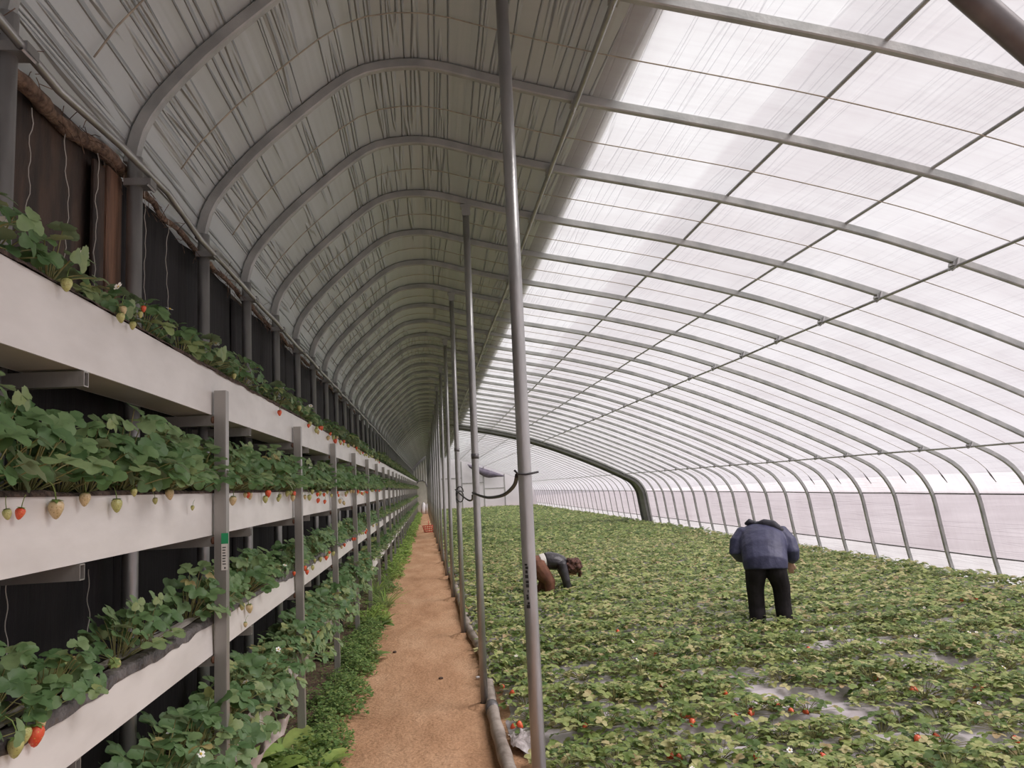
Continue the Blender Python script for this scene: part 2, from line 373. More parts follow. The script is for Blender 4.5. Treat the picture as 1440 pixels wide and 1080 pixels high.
# ------------------------------------------------------------------ setting: ground, walls, film roof
def grid_mesh(name, xs, ys, zf, uvs=None):
    xs = np.asarray(xs); ys = np.asarray(ys)
    X, Y = np.meshgrid(xs, ys); Z = zf(X, Y)
    V = np.stack([X.ravel(), Y.ravel(), Z.ravel()], 1); n = len(xs)
    i = np.arange(len(ys)-1)[:, None]*n + np.arange(n-1)[None]
    i = i.ravel(); Fq = np.stack([i, i+1, i+n+1, i+n], 1)
    return np_mesh(name, V, Fq)
def vnoise(X, Y, s, seed=0, octv=3):
    X = np.asarray(X, float); out = np.zeros_like(X); a = 1.
    for o in range(octv):
        k = s*2**o; r = np.random.default_rng(seed+o)
        T = r.random((64, 64)); xi = np.floor(X*k).astype(int); yi = np.floor(Y*k).astype(int)
        fx = X*k-xi; fy = Y*k-yi; fx = fx*fx*(3-2*fx); fy = fy*fy*(3-2*fy)
        g = lambda i, j: T[(xi+i) % 64, (yi+j) % 64]
        out += a*((g(0,0)*(1-fx)+g(1,0)*fx)*(1-fy)+(g(0,1)*(1-fx)+g(1,1)*fx)*fy - .5); a *= .5
    return out
def post_x(y): return .418 - .0115*y
PATHL = -.64
def floor_z(X, Y):
    z = .018*vnoise(X, Y, 2.5, 3) + .02*vnoise(X, Y, .8, 9, 2)
    left = np.clip((PATHL+.02-X)/.12, 0, 1); z = z + left*.035
    return z - .012
ys = np.concatenate([np.arange(-1.6, 12, .06), np.arange(12, 56.4, .25)])
fo = obj('floor', grid_mesh('floor', np.concatenate([np.arange(-1.3, .7, .04), np.arange(.7, 7.9, .3)]), ys, floor_z), 'dirt'); tag(fo, kind='structure')
bs = grid_mesh('floor_bed', np.linspace(-1.29, -.70, 16), np.arange(-1.5, 40, .06), lambda X, Y: floor_z(X, Y)+.012+.02*vnoise(X, Y, 7, 77, 3)-.03*np.clip((X+.80)/.1, 0, 1))
tag(obj('floor_bed', bs, simple('dark_bed_soil', (.07, .045, .03), (.17, .11, .07), rough=.95, scale=14, bump=.8, bscale=40)), kind='structure')  # darker soil strip along the foot of the racks
xs_ = np.array([-60., 70.]); gm = MB(); gm.add([(-70,-40,-.12),(80,-40,-.12),(80,120,-.12),(-70,120,-.12)], [(0,1,2,3)])
tag(obj('ground', gm, 'outside'), kind='structure')
wl = MB(); wl.box(-1.95, YBEG, -.1, -1.30, YEND+.4, 3.05)
tag(obj('wall_left', wl, 'earthwall'), kind='structure')

def sheet(name, C, ylist, uvS):                     # film stretched along the house
    n = len(C); ys = np.asarray(ylist); V = np.zeros((len(ys)*n, 3)); UV = np.zeros((len(ys)*n, 2))
    for j, y in enumerate(ys):
        V[j*n:(j+1)*n, 0] = C[:, 0]; V[j*n:(j+1)*n, 1] = y; V[j*n:(j+1)*n, 2] = C[:, 1]
        UV[j*n:(j+1)*n, 0] = uvS; UV[j*n:(j+1)*n, 1] = y
    i = (np.arange(len(ys)-1)[:, None]*n + np.arange(n-1)[None]).ravel()
    Fq = np.stack([i, i+n, i+n+1, i+1], 1)
    return V, Fq, UV
def set_uv(me, UV):
    l = me.uv_layers.new(name='UVMap'); idx = np.zeros(len(me.loops), np.int32); me.loops.foreach_get('vertex_index', idx)
    l.data.foreach_set('uv', UV[idx].astype(np.float32).ravel())
FC = offset(CURVE, .062)
FC = np.concatenate([[[-1.30, 3.06]], FC[1:]]); FS = np.concatenate([[-.02], SLEN[1:]])
ylist = np.concatenate([np.arange(YBEG, 26, RSP/8), np.arange(26, YEND+.3, RSP/4)])
V, Fq, UV = sheet('ceiling', FC, ylist, FS)
# the sheet sags a little between ribs and puckers along its folds
ph = (V[:, 1]-RIB0)/RSP; sag = .004*np.sin(PI*(ph-np.floor(ph)))**2
left = np.clip((1.0-V[:, 0])/.5, 0, 1)
nz = vnoise(UV[:, 0]*3.2, UV[:, 1]*.35, 1.6, 21, 3)*.012*left + vnoise(UV[:, 0], UV[:, 1], 1.2, 31, 2)*.003
nz *= np.minimum(1, 3*np.sin(PI*(ph-np.floor(ph)))**2+.12)
Tn = np.gradient(FC, axis=0); Tn /= np.linalg.norm(Tn, axis=1)[:, None]; Nn = np.stack([-Tn[:, 1], Tn[:, 0]], 1); Nn = np.tile(Nn, (len(ylist), 1))
dd = -sag + np.minimum(nz, .012); V[:, 0] += Nn[:, 0]*dd; V[:, 2] += Nn[:, 1]*dd
_ns = len(FC); _cut = int(np.searchsorted(FC[:, 0], .95)); _col = np.tile(np.arange(_ns-1), len(ylist)-1)
me = np_mesh('ceiling', V, Fq[_col >= _cut]); set_uv(me, UV); tag(obj('ceiling', me, 'film'), kind='structure')
me = np_mesh('ceiling_lining', V, Fq[_col < _cut]); set_uv(me, UV); tag(obj('ceiling_lining', me, 'backfilm'), kind='structure')
# thermal blanket that lies rolled down the back half of the roof, outside the film
k = int(np.searchsorted(CURVE[:, 0], 1.10)); BC = offset(CURVE[:k+1], .125); BO = offset(CURVE[:k+1], .185)
rim = [BO[-1]+np.array([.02*math.sin(a), 0])*1 for a in (0,)]
ring = np.concatenate([[[-1.5, 2.9]], BC, [[BC[-1][0]+.025, (BC[-1][1]+BO[-1][1])/2]], BO[::-1], [[-1.62, 2.9]]])
V, Fq, UV = sheet('ceiling_blanket', ring, np.arange(YBEG-.3, YEND+.6, 1.), np.arange(len(ring)))
tag(obj('ceiling_blanket', np_mesh('ceiling_blanket', V, Fq), 'blanket'), kind='structure')

def gable(name, y, mat, th=.03):
    pts = [(-1.30, -.1)] + [(-1.30, 2.9)] + [tuple(p) for p in offset(CURVE, .05)[::3]] + [(7.72, -.1)]
    m = MB(); n = len(pts)
    m.add([(p[0], y, p[1]) for p in pts] + [(p[0], y+th, p[1]) for p in pts],
          [tuple(range(n)), tuple(range(2*n-1, n-1, -1))] + [(i, n+i, n+(i+1) % n, (i+1) % n) for i in range(n)])
    me = m.mesh(name, smooth=False)
    return obj(name, me, mat)
wn = gable('wall_near', YBEG, 'gable', .004); tag(wn, kind='structure')
def farwall_mat():
    m, nt, out = newmat('pale_panel_wall')
    b = N(nt, 'ShaderNodeBsdfPrincipled', Roughness=.5); v = coords(nt, 'Object', (1, 1, 1))
    n = N(nt, 'ShaderNodeTexNoise', Scale=.8, Detail=4.); nt.links.new(v, n.inputs['Vector'])
    r = ramp(nt, n.outputs['Fac'], [(.3, (.70, .68, .71)), (.7, (.82, .80, .83))]); nt.links.new(r.outputs[0], b.inputs['Base Color'])
    nt.links.new(b.outputs[0], out.inputs[0]); return m
MAT['farwall'] = farwall_mat()
tag(gable('wall_far', YEND, 'farwall', .12), kind='structure')
tm = MB()
for x in (.6, 2.3, 3.9, 5.4): tm.box(x-.03, YEND-.03, 0, x+.03, YEND+.01, z_at_x(x)-.02)
for x0, x1, z in ((.6, 2.3, 2.35), (2.3, 3.9, 1.95), (3.9, 5.4, 1.5), (-.2, .6, 2.6)): tm.box(x0, YEND-.025, z-.03, x1, YEND+.01, z+.03)
tag(obj('trim_1', tm.mesh('trim_1', False), 'steel'), kind='structure')

# ------------------------------------------------------------------ ribs with their wall legs, clamps and bracket arms
def sweep_rib(C, d0, d1, w):
    A = offset(C, d0); B = offset(C, d1); m = MB(); h = w/2; c = min(.006, h*.5); n = 8; vs = []
    for a, b in zip(A, B):
        e = (b-a)/np.linalg.norm(b-a)
        for (p, y) in ((a, -h+c), (a, h-c), (a+e*c, h), (b-e*c, h), (b, h-c), (b, -h+c), (b-e*c, -h), (a+e*c, -h)): vs.append((p[0], y, p[1]))
    L = len(A)
    fs = [(i*n+k, (i+1)*n+k, (i+1)*n+(k+1) % n, i*n+(k+1) % n) for i in range(L-1) for k in range(n)] + [tuple(range(n)), tuple((L-1)*n+k for k in range(n-1, -1, -1))]
    m.add(vs, fs); me = m.mesh('arch', smooth=False); return me
ARCH = sweep_rib(CURVE, 0, .056, .042); ARCH.materials.append(MAT['rib']); ARCH_SLIM = sweep_rib(CURVE, .028, .056, .034); ARCH_SLIM.materials.append(MAT['rib'])
lm = MB(); lm.tube([(LX-.012, 0, -.05), (LX-.012, 0, 1.5), (LX-.012, 0, 3.08)], .030, 14); LEG = lm.mesh('wall_leg'); LEG.materials.append(MAT['steel'])
def clamp_mesh():
    m = MB(); m.box(-.024, -.03, -.028, .024, .03, .004); m.box(-.008, -.05, -.045, .008, -.03, .03); m.box(-.008, .03, -.045, .008, .05, .03)
    m.tube([(0, -.035, -.04), (0, 0, -.055), (0, .035, -.04)], .006, 6); me = m.mesh('clamp', False); me.materials.append(MAT['steel']); return me
CLAMP = clamp_mesh()
def hollow_arm(x0, x1, z, h=.042, w=.03, t=.003):       # square tube, open at the path end
    m = MB()
    m.box(x1, -w/2, z-h, x0, -w/2+t, z); m.box(x1, w/2-t, z-h, x0, w/2, z); m.box(x1, -w/2+t, z-h, x0, w/2-t, z-h+t); m.box(x1, -w/2+t, z-t, x0, w/2-t, z)
    m.box(x1, -w/2+t, z-h+t, x1+.02, w/2-t, z-t)
    me = m.mesh('bracket_arm', False); me.materials.append(MAT['rack']); return me
# troughs: top and bottom of the front board
TIERS = [(2.232, 2.03), (1.692, 1.513), (1.165, 1.022), (.625, .49)]
TN = ['top', 'second-highest', 'second-lowest', 'lowest']
TXF, TXB = -.932, -1.095
ARMS = [hollow_arm(-.925, -1.215, z0-.002) for (_, z0) in TIERS]
PUR_CL = [(.92, 0), (3.9, 0), (6.76, 0)]
NR = int((YEND-RIB0)/RSP)+1
for i in range(-3, NR):
    y = RIB0+RSP*i; num = i+4
    r = empty('roof_rib', (0, y, 0))
    if y < 26: lab = 'bent grey steel roof rib, %s of the ribs counted from the near end' % nth(num)
    else: lab = 'bent steel roof rib in the closely packed far run beyond the heavy arch'
    tag(r, lab, 'roof rib', 'bent steel ribs of the tunnel roof')
    obj('arch', ARCH if y < 27.6 else ARCH_SLIM, None, r); obj('wall_leg', LEG, None, r)
    if y < 22:
        for (x, q) in PUR_CL:
            j = np.interp(x, CURVE[:, 0], np.arange(len(CURVE))); a = CURVE[int(j)+1]-CURVE[int(j)]
            obj('clamp', CLAMP, None, r, (x, 0, z_at_x(x)+.004), (0, -math.atan2(a[1], a[0]), 0))
    if i % 2 == 1 or i % 2 == -1:
        if -2 < i < 22:
            for am in ARMS:
                o = obj('bracket_arm', am, None, r)
                o['label'] = 'short square tube bracket with an open end'

def purlin(name, s, d, rad, label, mat='steel', y1=YEND):
    x, z = pt_at_s(s, d); m = MB(); pts = []
    for y in np.arange(YBEG+.1, y1, RSP): pts.append((x+random.uniform(-.006, .006), y, z+random.uniform(-.005, .005)))
    pts.append((x, y1-.02, z)); m.tube(pts, rad, 8)
    return tag(obj(name, m, mat), label, 'purlin', 'purlin pipes along the roof')
purlin('purlin', s_at_x(.92), -.028, .0165, 'grey purlin pipe clamped under the ribs along the edge of the dark blanket')
purlin('purlin', s2, .056, .011, 'thin dark purlin along the film seam, second from the ridge', 'rib')
purlin('purlin', s3, .056, .011, 'thin dark purlin between the film seam and the clamped pipe, third from the ridge', 'rib')
purlin('purlin', s_at_x(3.9), -.024, .0125, 'slim purlin pipe clamped under the ribs halfway down the bright slope')
purlin('purlin', s_at_x(6.76), -.024, .0125, 'slim purlin pipe clamped where the ribs bend down to the side wall')
purlin('purlin', sv, .056, .010, 'dark thin rail along the top of the side vent film', 'darksteel')
purlin('purlin', sk, .056, .010, 'dark thin rail along the top of the pale skirt film', 'darksteel')
m = MB()
m.tube([(-1.105+random.uniform(-.006, .006), y, 2.965+(.045 if 2.7 < y < 3.4 else 0)+random.uniform(-.012, .012)) for y in np.arange(YBEG+.1, YEND-.1, RSP/2)], .014, 8)
e = empty('eave_rail', (0, 0, 0)); tag(e, 'grey eave rail pipe running along the wall head under the rib feet', 'rail')
obj('pipe', m, 'steel', e)
cm = MB(); cm.box(-1.195, -.034, -.014, -1.088, .034, .016); cm.tube([(-1.10, -.04, -.014), (-1.085, 0, -.03), (-1.10, .04, -.014)], .006, 6); CM = cm.mesh('clamp', False); CM.materials.append(MAT['steel'])
for i in range(-1, 12): obj('clamp', CM, None, e, (0, RIB0+RSP*i, 2.965))

# film ropes, one between each pair of ribs, from the blanket down to the side vent
sr0, sr1 = s_at_x(-1.10), s_at_x(7.30)
rp = []
for s in np.linspace(sr0, sr1, 70):
    x, z = pt_at_s(s, .040); rp.append((x, 0, z))
rm = MB(); rm.tube(rp, .0038, 5); ROPE = rm.mesh('rope'); ROPE.materials.append(MAT['rope'])
hx, hz = pt_at_s(sr1, .04); hx2, hz2 = pt_at_s(s_at_x(7.42), .035)
hm = MB(); hm.tube([(hx, 0, hz), ((hx+hx2)/2, .01, (hz+hz2)/2+.01), (hx2, 0, hz2)], [.004, .011, .004], 6); HOOK = hm.mesh('knot'); HOOK.materials.append(MAT['darksteel'])
for i in range(-2, 30):
    y = RIB0+RSP*(i+.52)
    if abs(y-27.05) < .6: continue
    r = empty('film_rope', (0, y, 0))
    lab = ('thin rope pressing the film between the %s and %s roof ribs' % (nth(i+4), nth(i+5))) if i < 16 else 'thin film rope midway between ribs far down the tunnel'
    tag(r, lab, 'rope', 'ropes pressing down the roof film')
    obj('rope', ROPE, None, r); k = obj('knot', HOOK, None, r) if i < 12 else {}; k['label'] = 'dark knotted end of the rope'

# heavy dark arch
r = empty('heavy_arch', (0, 27.05, 0)); tag(r, 'heavy dark arch frame with wide post, crossing the tunnel beyond the pickers', 'arch frame')
HC = CURVE[CURVE[:, 0] > .93]
hm = sweep_rib(HC, -.10, .07, .06); hm.materials.append(simple('grey_beam', (.15, .15, .145), (.22, .22, .21), rough=.6, scale=5))
hm.name = 'beam'
for y in (-.42, .42): obj('beam', hm, None, r, (0, y, 0))
wm = sweep_rib(HC, -.03, .04, .78); wm.materials.append(simple('grey_green_web', (.22, .22, .20), (.32, .32, .30), rough=.8, scale=5)); wm.name = 'web_sheet'
obj('web_sheet', wm, None, r)

# ------------------------------------------------------------------ path posts
PSP = 2.925
def post(k):
    y = RIB0 - .005 + PSP*k; xb = post_x(y); xt = xb+.03+random.uniform(-.015, .02); zt = z_at_x(xt)
    r = empty('support_post', (xb, y, 0))
    names = {0: 'nearest and thickest-looking round steel post beside the path, reaching out of view above'}
    lab = names.get(k, 'round grey steel post at the path edge, %s post from the near end' % nth(k+1))
    tag(r, lab, 'post', 'steel posts along the path')
    m = MB(); d = xt-xb; m.tube([(0, 0, -.06), (d*.3, .004, zt*.3), (d*.62, -.004, zt*.62), (d, 0, zt)], [.0285, .0285, .028, .028], 16); obj('pole', m, 'steel', r)
    m = MB(); m.box(d-.045, -.03, zt-.03, d+.045, .03, zt-.003); m.box(d-.034, -.034, zt-.10, d+.034, -.0285, zt-.02); obj('head_bracket', m.mesh('head_bracket', False), 'steel', r)
    if k in (1, 2):
        m = MB(); zc = (1.28, 1.9, 2.1)[k]; q = d*zc/zt; m.tube([(q, 0, zc-.02), (q, 0, zc+.02)], .031, 14); o = obj('joint_sleeve', m, 'darksteel', r)
    if k > 0:
        m = MB(); m.lathe([(.035, .035), (.06, .028), (.12, .008), (.17, -.012)], (0, 0, 0), 14); o = obj('soil_mound', m, 'dirt', r)
    return r, xb, xt, zt, y
POSTS = [post(k) for k in range(0, 18)]
# printed marking down the nearest post
r, xb, xt, zt, y = POSTS[0]
m = MB(); z = 1.335
random.seed(3)
while z > 1.15:
    q = (xt-xb)*z/zt; h = random.uniform(.006, .014)
    for j in range(random.choice((1, 2, 2))):
        a = -PI/2 - .55 + random.uniform(-.12, .12); w = random.uniform(.08, .2)
        vs = [(q+.0288*math.cos(a+t), .0288*math.sin(a+t), z+s) for s in (0, h) for t in (-w, 0, w)]
        m.add(vs, [(0,1,4,3),(1,2,5,4)])
    z -= h+.006
o = obj('printed_marking', m, 'ink', r); o['label'] = 'faded black printed lettering'
# cables slung from post to post
def cable(name, pts, rad, label, cat='cable'):
    m = MB(); C = catmull([tuple(p) for p in pts], .05); m.tube([tuple(p) for p in C], rad, 7)
    return tag(obj(name, m, 'cable'), label, cat)
def onp(k, z):                                     # a point on a post's near side
    r, xb, xt, zt, y = POSTS[k]; return Vector((xb+(xt-xb)*z/zt, y, z))
a0, a1, a2 = onp(0, 1.70), onp(1, 1.615), onp(2, 1.64)
V3 = lambda k, y, dz: Vector((post_x(y)+.0, y, dz))
cable('slung_cable', [a0+Vector((-.03, .02, 0)), V3(0, 3.5, 1.655), V3(0, 4.0, 1.61), V3(0, 4.8, 1.59), V3(0, 5.5, 1.595), a1+Vector((-.03, -.03, 0))], .009, 'dark cable sagging between the nearest post and the second post')
cable('slung_cable', [a1+Vector((-.03, .03, -.02)), V3(0, 6.5, 1.555), V3(0, 7.0, 1.545), V3(0, 8.0, 1.575), a2+Vector((-.035, -.03, .0))], .008, 'dark cable sagging between the second post and the third post')
pts = []
for t in np.linspace(0, 1.6*2*PI, 34): pts.append(tuple(a2+Vector((.012+.042*math.cos(t), -.045-.004*t*.2, -.03+.075*math.sin(t)-.008*t))))
m = MB(); m.tube(pts, .0065, 6); tag(obj('cable_coil', m, 'cable'), 'coiled loop of dark cable tied on the third post', 'cable')
m = MB(); m.tube([a0+Vector((-.045, -.02, .02)), a0+Vector((-.031, -.02, .004)), a0+Vector((0, -.034, .0)), a0+Vector((.031, -.02, .004)), a0+Vector((.055, -.01, .008))], .0045, 6)
tag(obj('tie_wire', m, 'cable'), 'short tie wire twisted round the nearest post', 'wire')
# prop pole leaning from the roof to the ground
A = at(1369, 0, 1, 1.28); B = at(1440, 62, 1, 1.30); d = (B-A).normalized()
t_up = 0
while (A-d*t_up).z < z_at_x((A-d*t_up).x)-.03 and t_up < 4: t_up += .02
t_dn = A.z/(-d.z)
m = MB(); m.tube([A-d*t_up, A, B, A+d*(t_dn+.03)], .027, 16); r = empty('prop_pole', tuple(A+d*t_dn)); tag(r, 'dark slanting prop pole overhead in the upper corner of the bright slope', 'pole')
o = obj('shaft', m, 'darksteel', r, tuple(-(A+d*t_dn)))
m = MB(); m.tube([A-d*t_up, A-d*(t_up-.08)], .034, 14); obj('sleeve', m, 'darksteel', r, tuple(-(A+d*t_dn)))

# ------------------------------------------------------------------ racks and troughs
RK0, RKS = 3.47, 1.965
NRK = 27
um = MB()
def square_tube(x0, x1, y0, y1, z0, z1, t=.003):
    m = MB(); m.cbox(x0, y0, z0, x0+t, y1, z1, .001); m.cbox(x1-t, y0, z0, x1, y1, z1, .001); m.cbox(x0+t, y0, z0, x1-t, y0+t, z1, .001); m.cbox(x0+t, y1-t, z0, x1-t, y1, z1, .001); return m
PXF, PXB = -.872, -.922
UP = square_tube(PXB, PXF, -.025, .025, -.08, 2.135).mesh('upright', False); UP.materials.append(MAT['rack'])
RARM = [hollow_arm(PXB+.002, -1.225, z0-.002, .045, .034) for (_, z0) in TIERS]
for am in RARM: am.name = 'cross_arm'
WELD = []
for (_, z0) in TIERS:
    m = MB(); m.ball((PXB-.006, -.012, z0-.022), (.012, .012, .018), 8, 5); m.ball((PXB-.004, .01, z0-.03), (.01, .012, .012), 8, 5); w = m.mesh('weld'); w.materials.append(MAT['rust']); WELD.append(w)
fm = MB(); fm.cbox(-.955, -.09, -.1, -.84, .09, .05, .02); FOOT = fm.mesh('concrete_footing', False); FOOT.materials.append(MAT['concrete'])
for k in range(-1, NRK-1):
    y = RK0+RKS*k; n = k+2
    r = empty('rack_post', (0, y, 0))
    if k == -1: lab = 'square steel rack post beside the camera at the near end of the troughs'
    elif k == 0: lab = 'nearest full square steel rack post, with a green and white tag'
    elif k < 14: lab = 'square steel rack post carrying the troughs, %s after the tagged one' % nth(k)
    else: lab = 'square steel rack post in the crowded far end of the troughs'
    tag(r, lab, 'rack post', 'square posts of the trough racks')
    obj('upright', UP, None, r)
    for j in range(4):
        a = obj('cross_arm', RARM[j], None, r)
        if k < 6: w = obj('weld', WELD[j], None, a); w['label'] = 'rusty weld'
    if k > -1: obj('concrete_footing', FOOT, None, r)
    if k == 0:
        t = MB(); t.box(PXF-.020, -.0275, 1.475, PXF+.009, -.0258, 1.52); g = obj('paper_tag', t.mesh('paper_tag', False), 'greenpaper', r); g['label'] = 'green and white paper tag stuck on the post'
        t = MB(); t.box(PXF-.020, -.0275, 1.365, PXF+.005, -.0258, 1.475); obj('tag_sheet', t.mesh('tag_sheet', False), 'whitepaper', g)
        t = MB()
        for q in range(7):
            zz = 1.462-.0115*q; t.box(PXF-.015, -.0282, zz-.004, PXF-.001-(.002 if q % 3 else 0), -.0276, zz)
        t.box(PXF-.008, -.0282, 1.371, PXF-.002, -.0276, 1.378)
        obj('tag_print', t.mesh('tag_print', False), 'ink', g)

def wavy(y, s, a, seed): return a*float(vnoise(np.array([y]), np.array([seed*3.7]), s, seed, 2)[0])
def trough(j):
    z1, z0 = TIERS[j]; yb, ye = -.9, YEND-1.2
    r = empty('planting_trough', (TXF, yb, 0)); off = (-TXF, -yb, 0)
    cols = ['uppermost white trough filled with soil and strawberry plants', 'white trough at eye level, second from the top, thick with plants',
            'white trough third from the top, with black film lapping over its edge', 'lowest white trough near the ground, mostly hidden by leaves']
    tag(r, cols[j], 'planting trough', 'long white planting troughs in four tiers')
    ysf = np.concatenate([np.arange(yb, 14, .12), np.arange(14, ye, .5)])
    V = []; 
    lean = [0, 0, .006, .02][j]
    for y in ysf:
        w1 = wavy(y, .5, .012, j+1) + (wavy(y, 1.5, .03, j+9) if j == 3 else 0); w2 = wavy(y, .4, .006, j+5); x = TXF + wavy(y, .6, .006, j+20)
        V += [(x-.006, y, z0+w2), (x+lean, y, z0+w2), (x+lean*0+.0, y, z1+w1), (x-.006, y, z1+w1)]
    n = len(ysf); m = MB(); m.add(V, [(i*4+k, i*4+(k+1) % 4, (i+1)*4+(k+1) % 4, (i+1)*4+k) for i in range(n-1) for k in range(4)] + [(3,2,1,0), tuple((n-1)*4+k for k in range(4))])
    obj('front_board', m.mesh('front_board', False), 'board', r, off)
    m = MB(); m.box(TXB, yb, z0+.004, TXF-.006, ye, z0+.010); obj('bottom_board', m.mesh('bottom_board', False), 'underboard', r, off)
    m = MB(); m.box(TXB-.006, yb, z0+.004, TXB, ye, z1-.01); obj('back_board', m.mesh('back_board', False), 'board', r, off)
    xs = np.linspace(TXB+.002, TXF-.002, 9); yy = np.concatenate([np.arange(yb, 9, .022), np.arange(9, ye, .12)])
    lump = [.055, .02, .012, .02][j]
    def zf(X, Y):
        c = 1-((X-(TXB+TXF)/2)/((TXF-TXB)/2))**2
        e = np.clip((TXF-X)/.03, 0, 1)
        return z1-.008 + lump*(.35*c + 1.1*vnoise(X*2, Y, 5, 40+j, 3)) * (.45+.55*e)
    obj('soil', grid_mesh('soil', xs, yy, zf), 'soil', r, off)
    # film edge that laps over the front board
    m = MB(); V = []; ysl = np.arange(yb, 26, .03)
    for y in ysl:
        gate = .5+.5*math.tanh(6*wavy(y, .45, 1, 60+j)+(1.5 if j == 2 else -.6))
        dr = ((.010 if j == 2 else .001) + (.034 if j == 2 else .010)*gate*(.75+wavy(y, 9, .9, 70+j)))
        fz = z1+.006+wavy(y, 6, .008, 80+j)
        V += [(TXF-.035, y, fz+.004+.006*gate), (TXF-.008, y, fz+.006), (TXF+.004+wavy(y, 12, .006, 90+j), y, fz), (TXF+.005+wavy(y, 14, .008, 95+j), y, z1-dr)]
    n = len(ysl); m.add(V, [(i*4+k, i*4+k+1, (i+1)*4+k+1, (i+1)*4+k) for i in range(n-1) for k in range(3)])
    o = obj('film_edge', m, 'blackfilm' if j == 2 else 'soil', r, off); o['label'] = 'crinkled dark film edge'
    if j == 2:                                     # old drip film strips lying on the soil of this tier
        for q, (dx, wd) in enumerate(((.035, .045),)):
            m = MB(); V = []; ysl = np.arange(yb, 9, .04)
            for y in ysl:
                for k in range(6):
                    V.append((TXF-dx-wd*k/5+wavy(y, 1, .012, 7), y, z1+.016+.009*abs(math.sin(k*1.3+y*2))+wavy(y+k*.3, 4, .008, 33)))
            n = len(ysl); m.add(V, [(i*6+k, i*6+k+1, (i+1)*6+k+1, (i+1)*6+k) for i in range(n-1) for k in range(5)])
            o = obj('film_strip', m, 'liner', r, off); o['label'] = 'grey rolled film strip along the front edge'
    return r
for j in range(4): trough(j)

# broken white board leaning below the lowest trough
m = MB(); V = []
for i in range(12):
    y = 3.75+.06*i
    V += [(-.90+.03*math.sin(i*.9)+.008*i, y, .36+.008*i+.02*math.sin(i)), (-.862+.03*math.sin(i*.7)+.004*i, y+.02, .47+.004*i+.015*math.sin(i*1.7)), (-.868+.03*math.sin(i*.7)+.004*i, y+.02, .471+.004*i+.015*math.sin(i*1.7)), (-.906+.03*math.sin(i*.9)+.008*i, y, .36+.008*i+.02*math.sin(i))]
m.add(V, [(i*4+k, i*4+(k+1) % 4, (i+1)*4+(k+1) % 4, (i+1)*4+k) for i in range(11) for k in range(4)] + [(3,2,1,0), (44,45,46,47)])
tag(obj('broken_board', m.mesh('broken_board', False), simple('dirty_board', (.25, .2, .17), (.5, .44, .41), rough=.7, scale=12)), 'torn dirty white board slumped under the lowest trough near the tagged post', 'board')

# ------------------------------------------------------------------ left wall lining, plank, straw, twine
def lining(y0, y1, zt0, zt1, label, mat='lining', x=-1.262, z0=0.):
    m = MB(); ny, nz = 14, 16; V = []
    sd = random.randint(0, 999)
    for i in range(ny+1):
        y = y0+(y1-y0)*i/ny; zt = zt0+(zt1-zt0)*i/ny + .05*float(vnoise(np.array([i*.35]), np.array([sd*.1]), 1, sd, 2)[0])
        for k in range(nz+1):
            z = z0+(zt-z0)*k/nz; V.append((x+.022*float(vnoise(np.array([y*3]), np.array([z*.5]), 1.3, sd, 3)[0]), y, z))
    q = nz+1; m.add(V, [(i*q+k, (i+1)*q+k, (i+1)*q+k+1, i*q+k+1) for i in range(ny) for k in range(nz)])
    o = obj('wall_lining', m, mat); modif(o, 'SOLIDIFY', thickness=.003)
    return tag(o, label, 'lining sheet', 'dark lining sheets on the wall')
lining(-1.4, .9, 3.0, 3.02, 'black lining sheet on the wall beside the camera')
lining(.88, 3.30, 2.97, 3.115, 'brown lining sheet on the wall above the nearest plants, ending at a wooden plank', 'brownlining', z0=2.12)
lining(.88, 3.28, 2.13, 2.13, 'black lining sheet low on the wall behind the nearest lower troughs')
yy = 3.26; i = 0
while yy < YEND-.2:
    w = 1.9 if i < 10 else 3.9
    lining(yy, min(yy+w, YEND-.1), 2.98+random.uniform(0, .05), 3.03+random.uniform(0, .06), 'black lining sheet on the wall behind the troughs, %s past the wooden plank' % nth(i+1))
    yy += w-.03; i += 1
m = MB(); m.cbox(-1.245, 3.055, 2.14, -1.222, 3.20, 3.0, .004); o = obj('wood_plank', m.mesh('wood_plank', False), 'wood'); tag(o, 'reddish brown upright wooden plank against the wall above the nearest plants', 'plank')
m = MB(); m.cbox(-1.245, 2.95, 2.14, -1.228, 3.045, 2.98, .004); o = obj('wood_plank', m.mesh('wood_plank', False), 'brownlining'); tag(o, 'blackened upright plank next to the reddish wooden plank', 'plank')
m = MB(); pts = []; rs = []
for y in np.arange(.4, 14, .045):
    f = .8 if y < 3.2 else .45
    pts.append((-1.235+.03*wavy(y, 4, 1, 3), y, (2.99+.05*max(0, y-2.2) if y < 3.6 else 3.035)+.03*wavy(y, 3, 1, 8))); rs.append(f*(.026+.035*abs(wavy(y, 9, 1, 5))))
m.tube(pts, rs, 9); 
for q in range(500):
    y = random.uniform(.6, 12); a = random.uniform(-1, 1); L = random.uniform(.03, .11)
    p = Vector((-1.215+random.uniform(-.02, .02), y, 3.03+random.uniform(-.06, .02))); dvec = Vector((random.uniform(.0, .5), random.uniform(-1, 1), random.uniform(-1, .4))).normalized()
    m.tube([p, p+dvec*L*.5+Vector((0, 0, .005)), p+dvec*L], .0016, 3)
tag(obj('straw_fringe', m, 'straw'), 'ragged brown straw fringe along the wall head', 'straw', kind='stuff')
def twine(y, z0, z1, label, x=-1.205):
    m = MB(); n = 26; pts = []
    for k in range(n+1):
        z = z1+(z0-z1)*k/n; pts.append((x+.012*wavy(z, 7, 1, int(y*37)), y+.035*wavy(z, 5, 1, int(y*91))+.008*math.sin(z*60), z))
    m.tube(pts, .0017, 5); tag(obj('hanging_twine', m, 'twine'), label, 'twine', 'pale twines hanging on the wall')
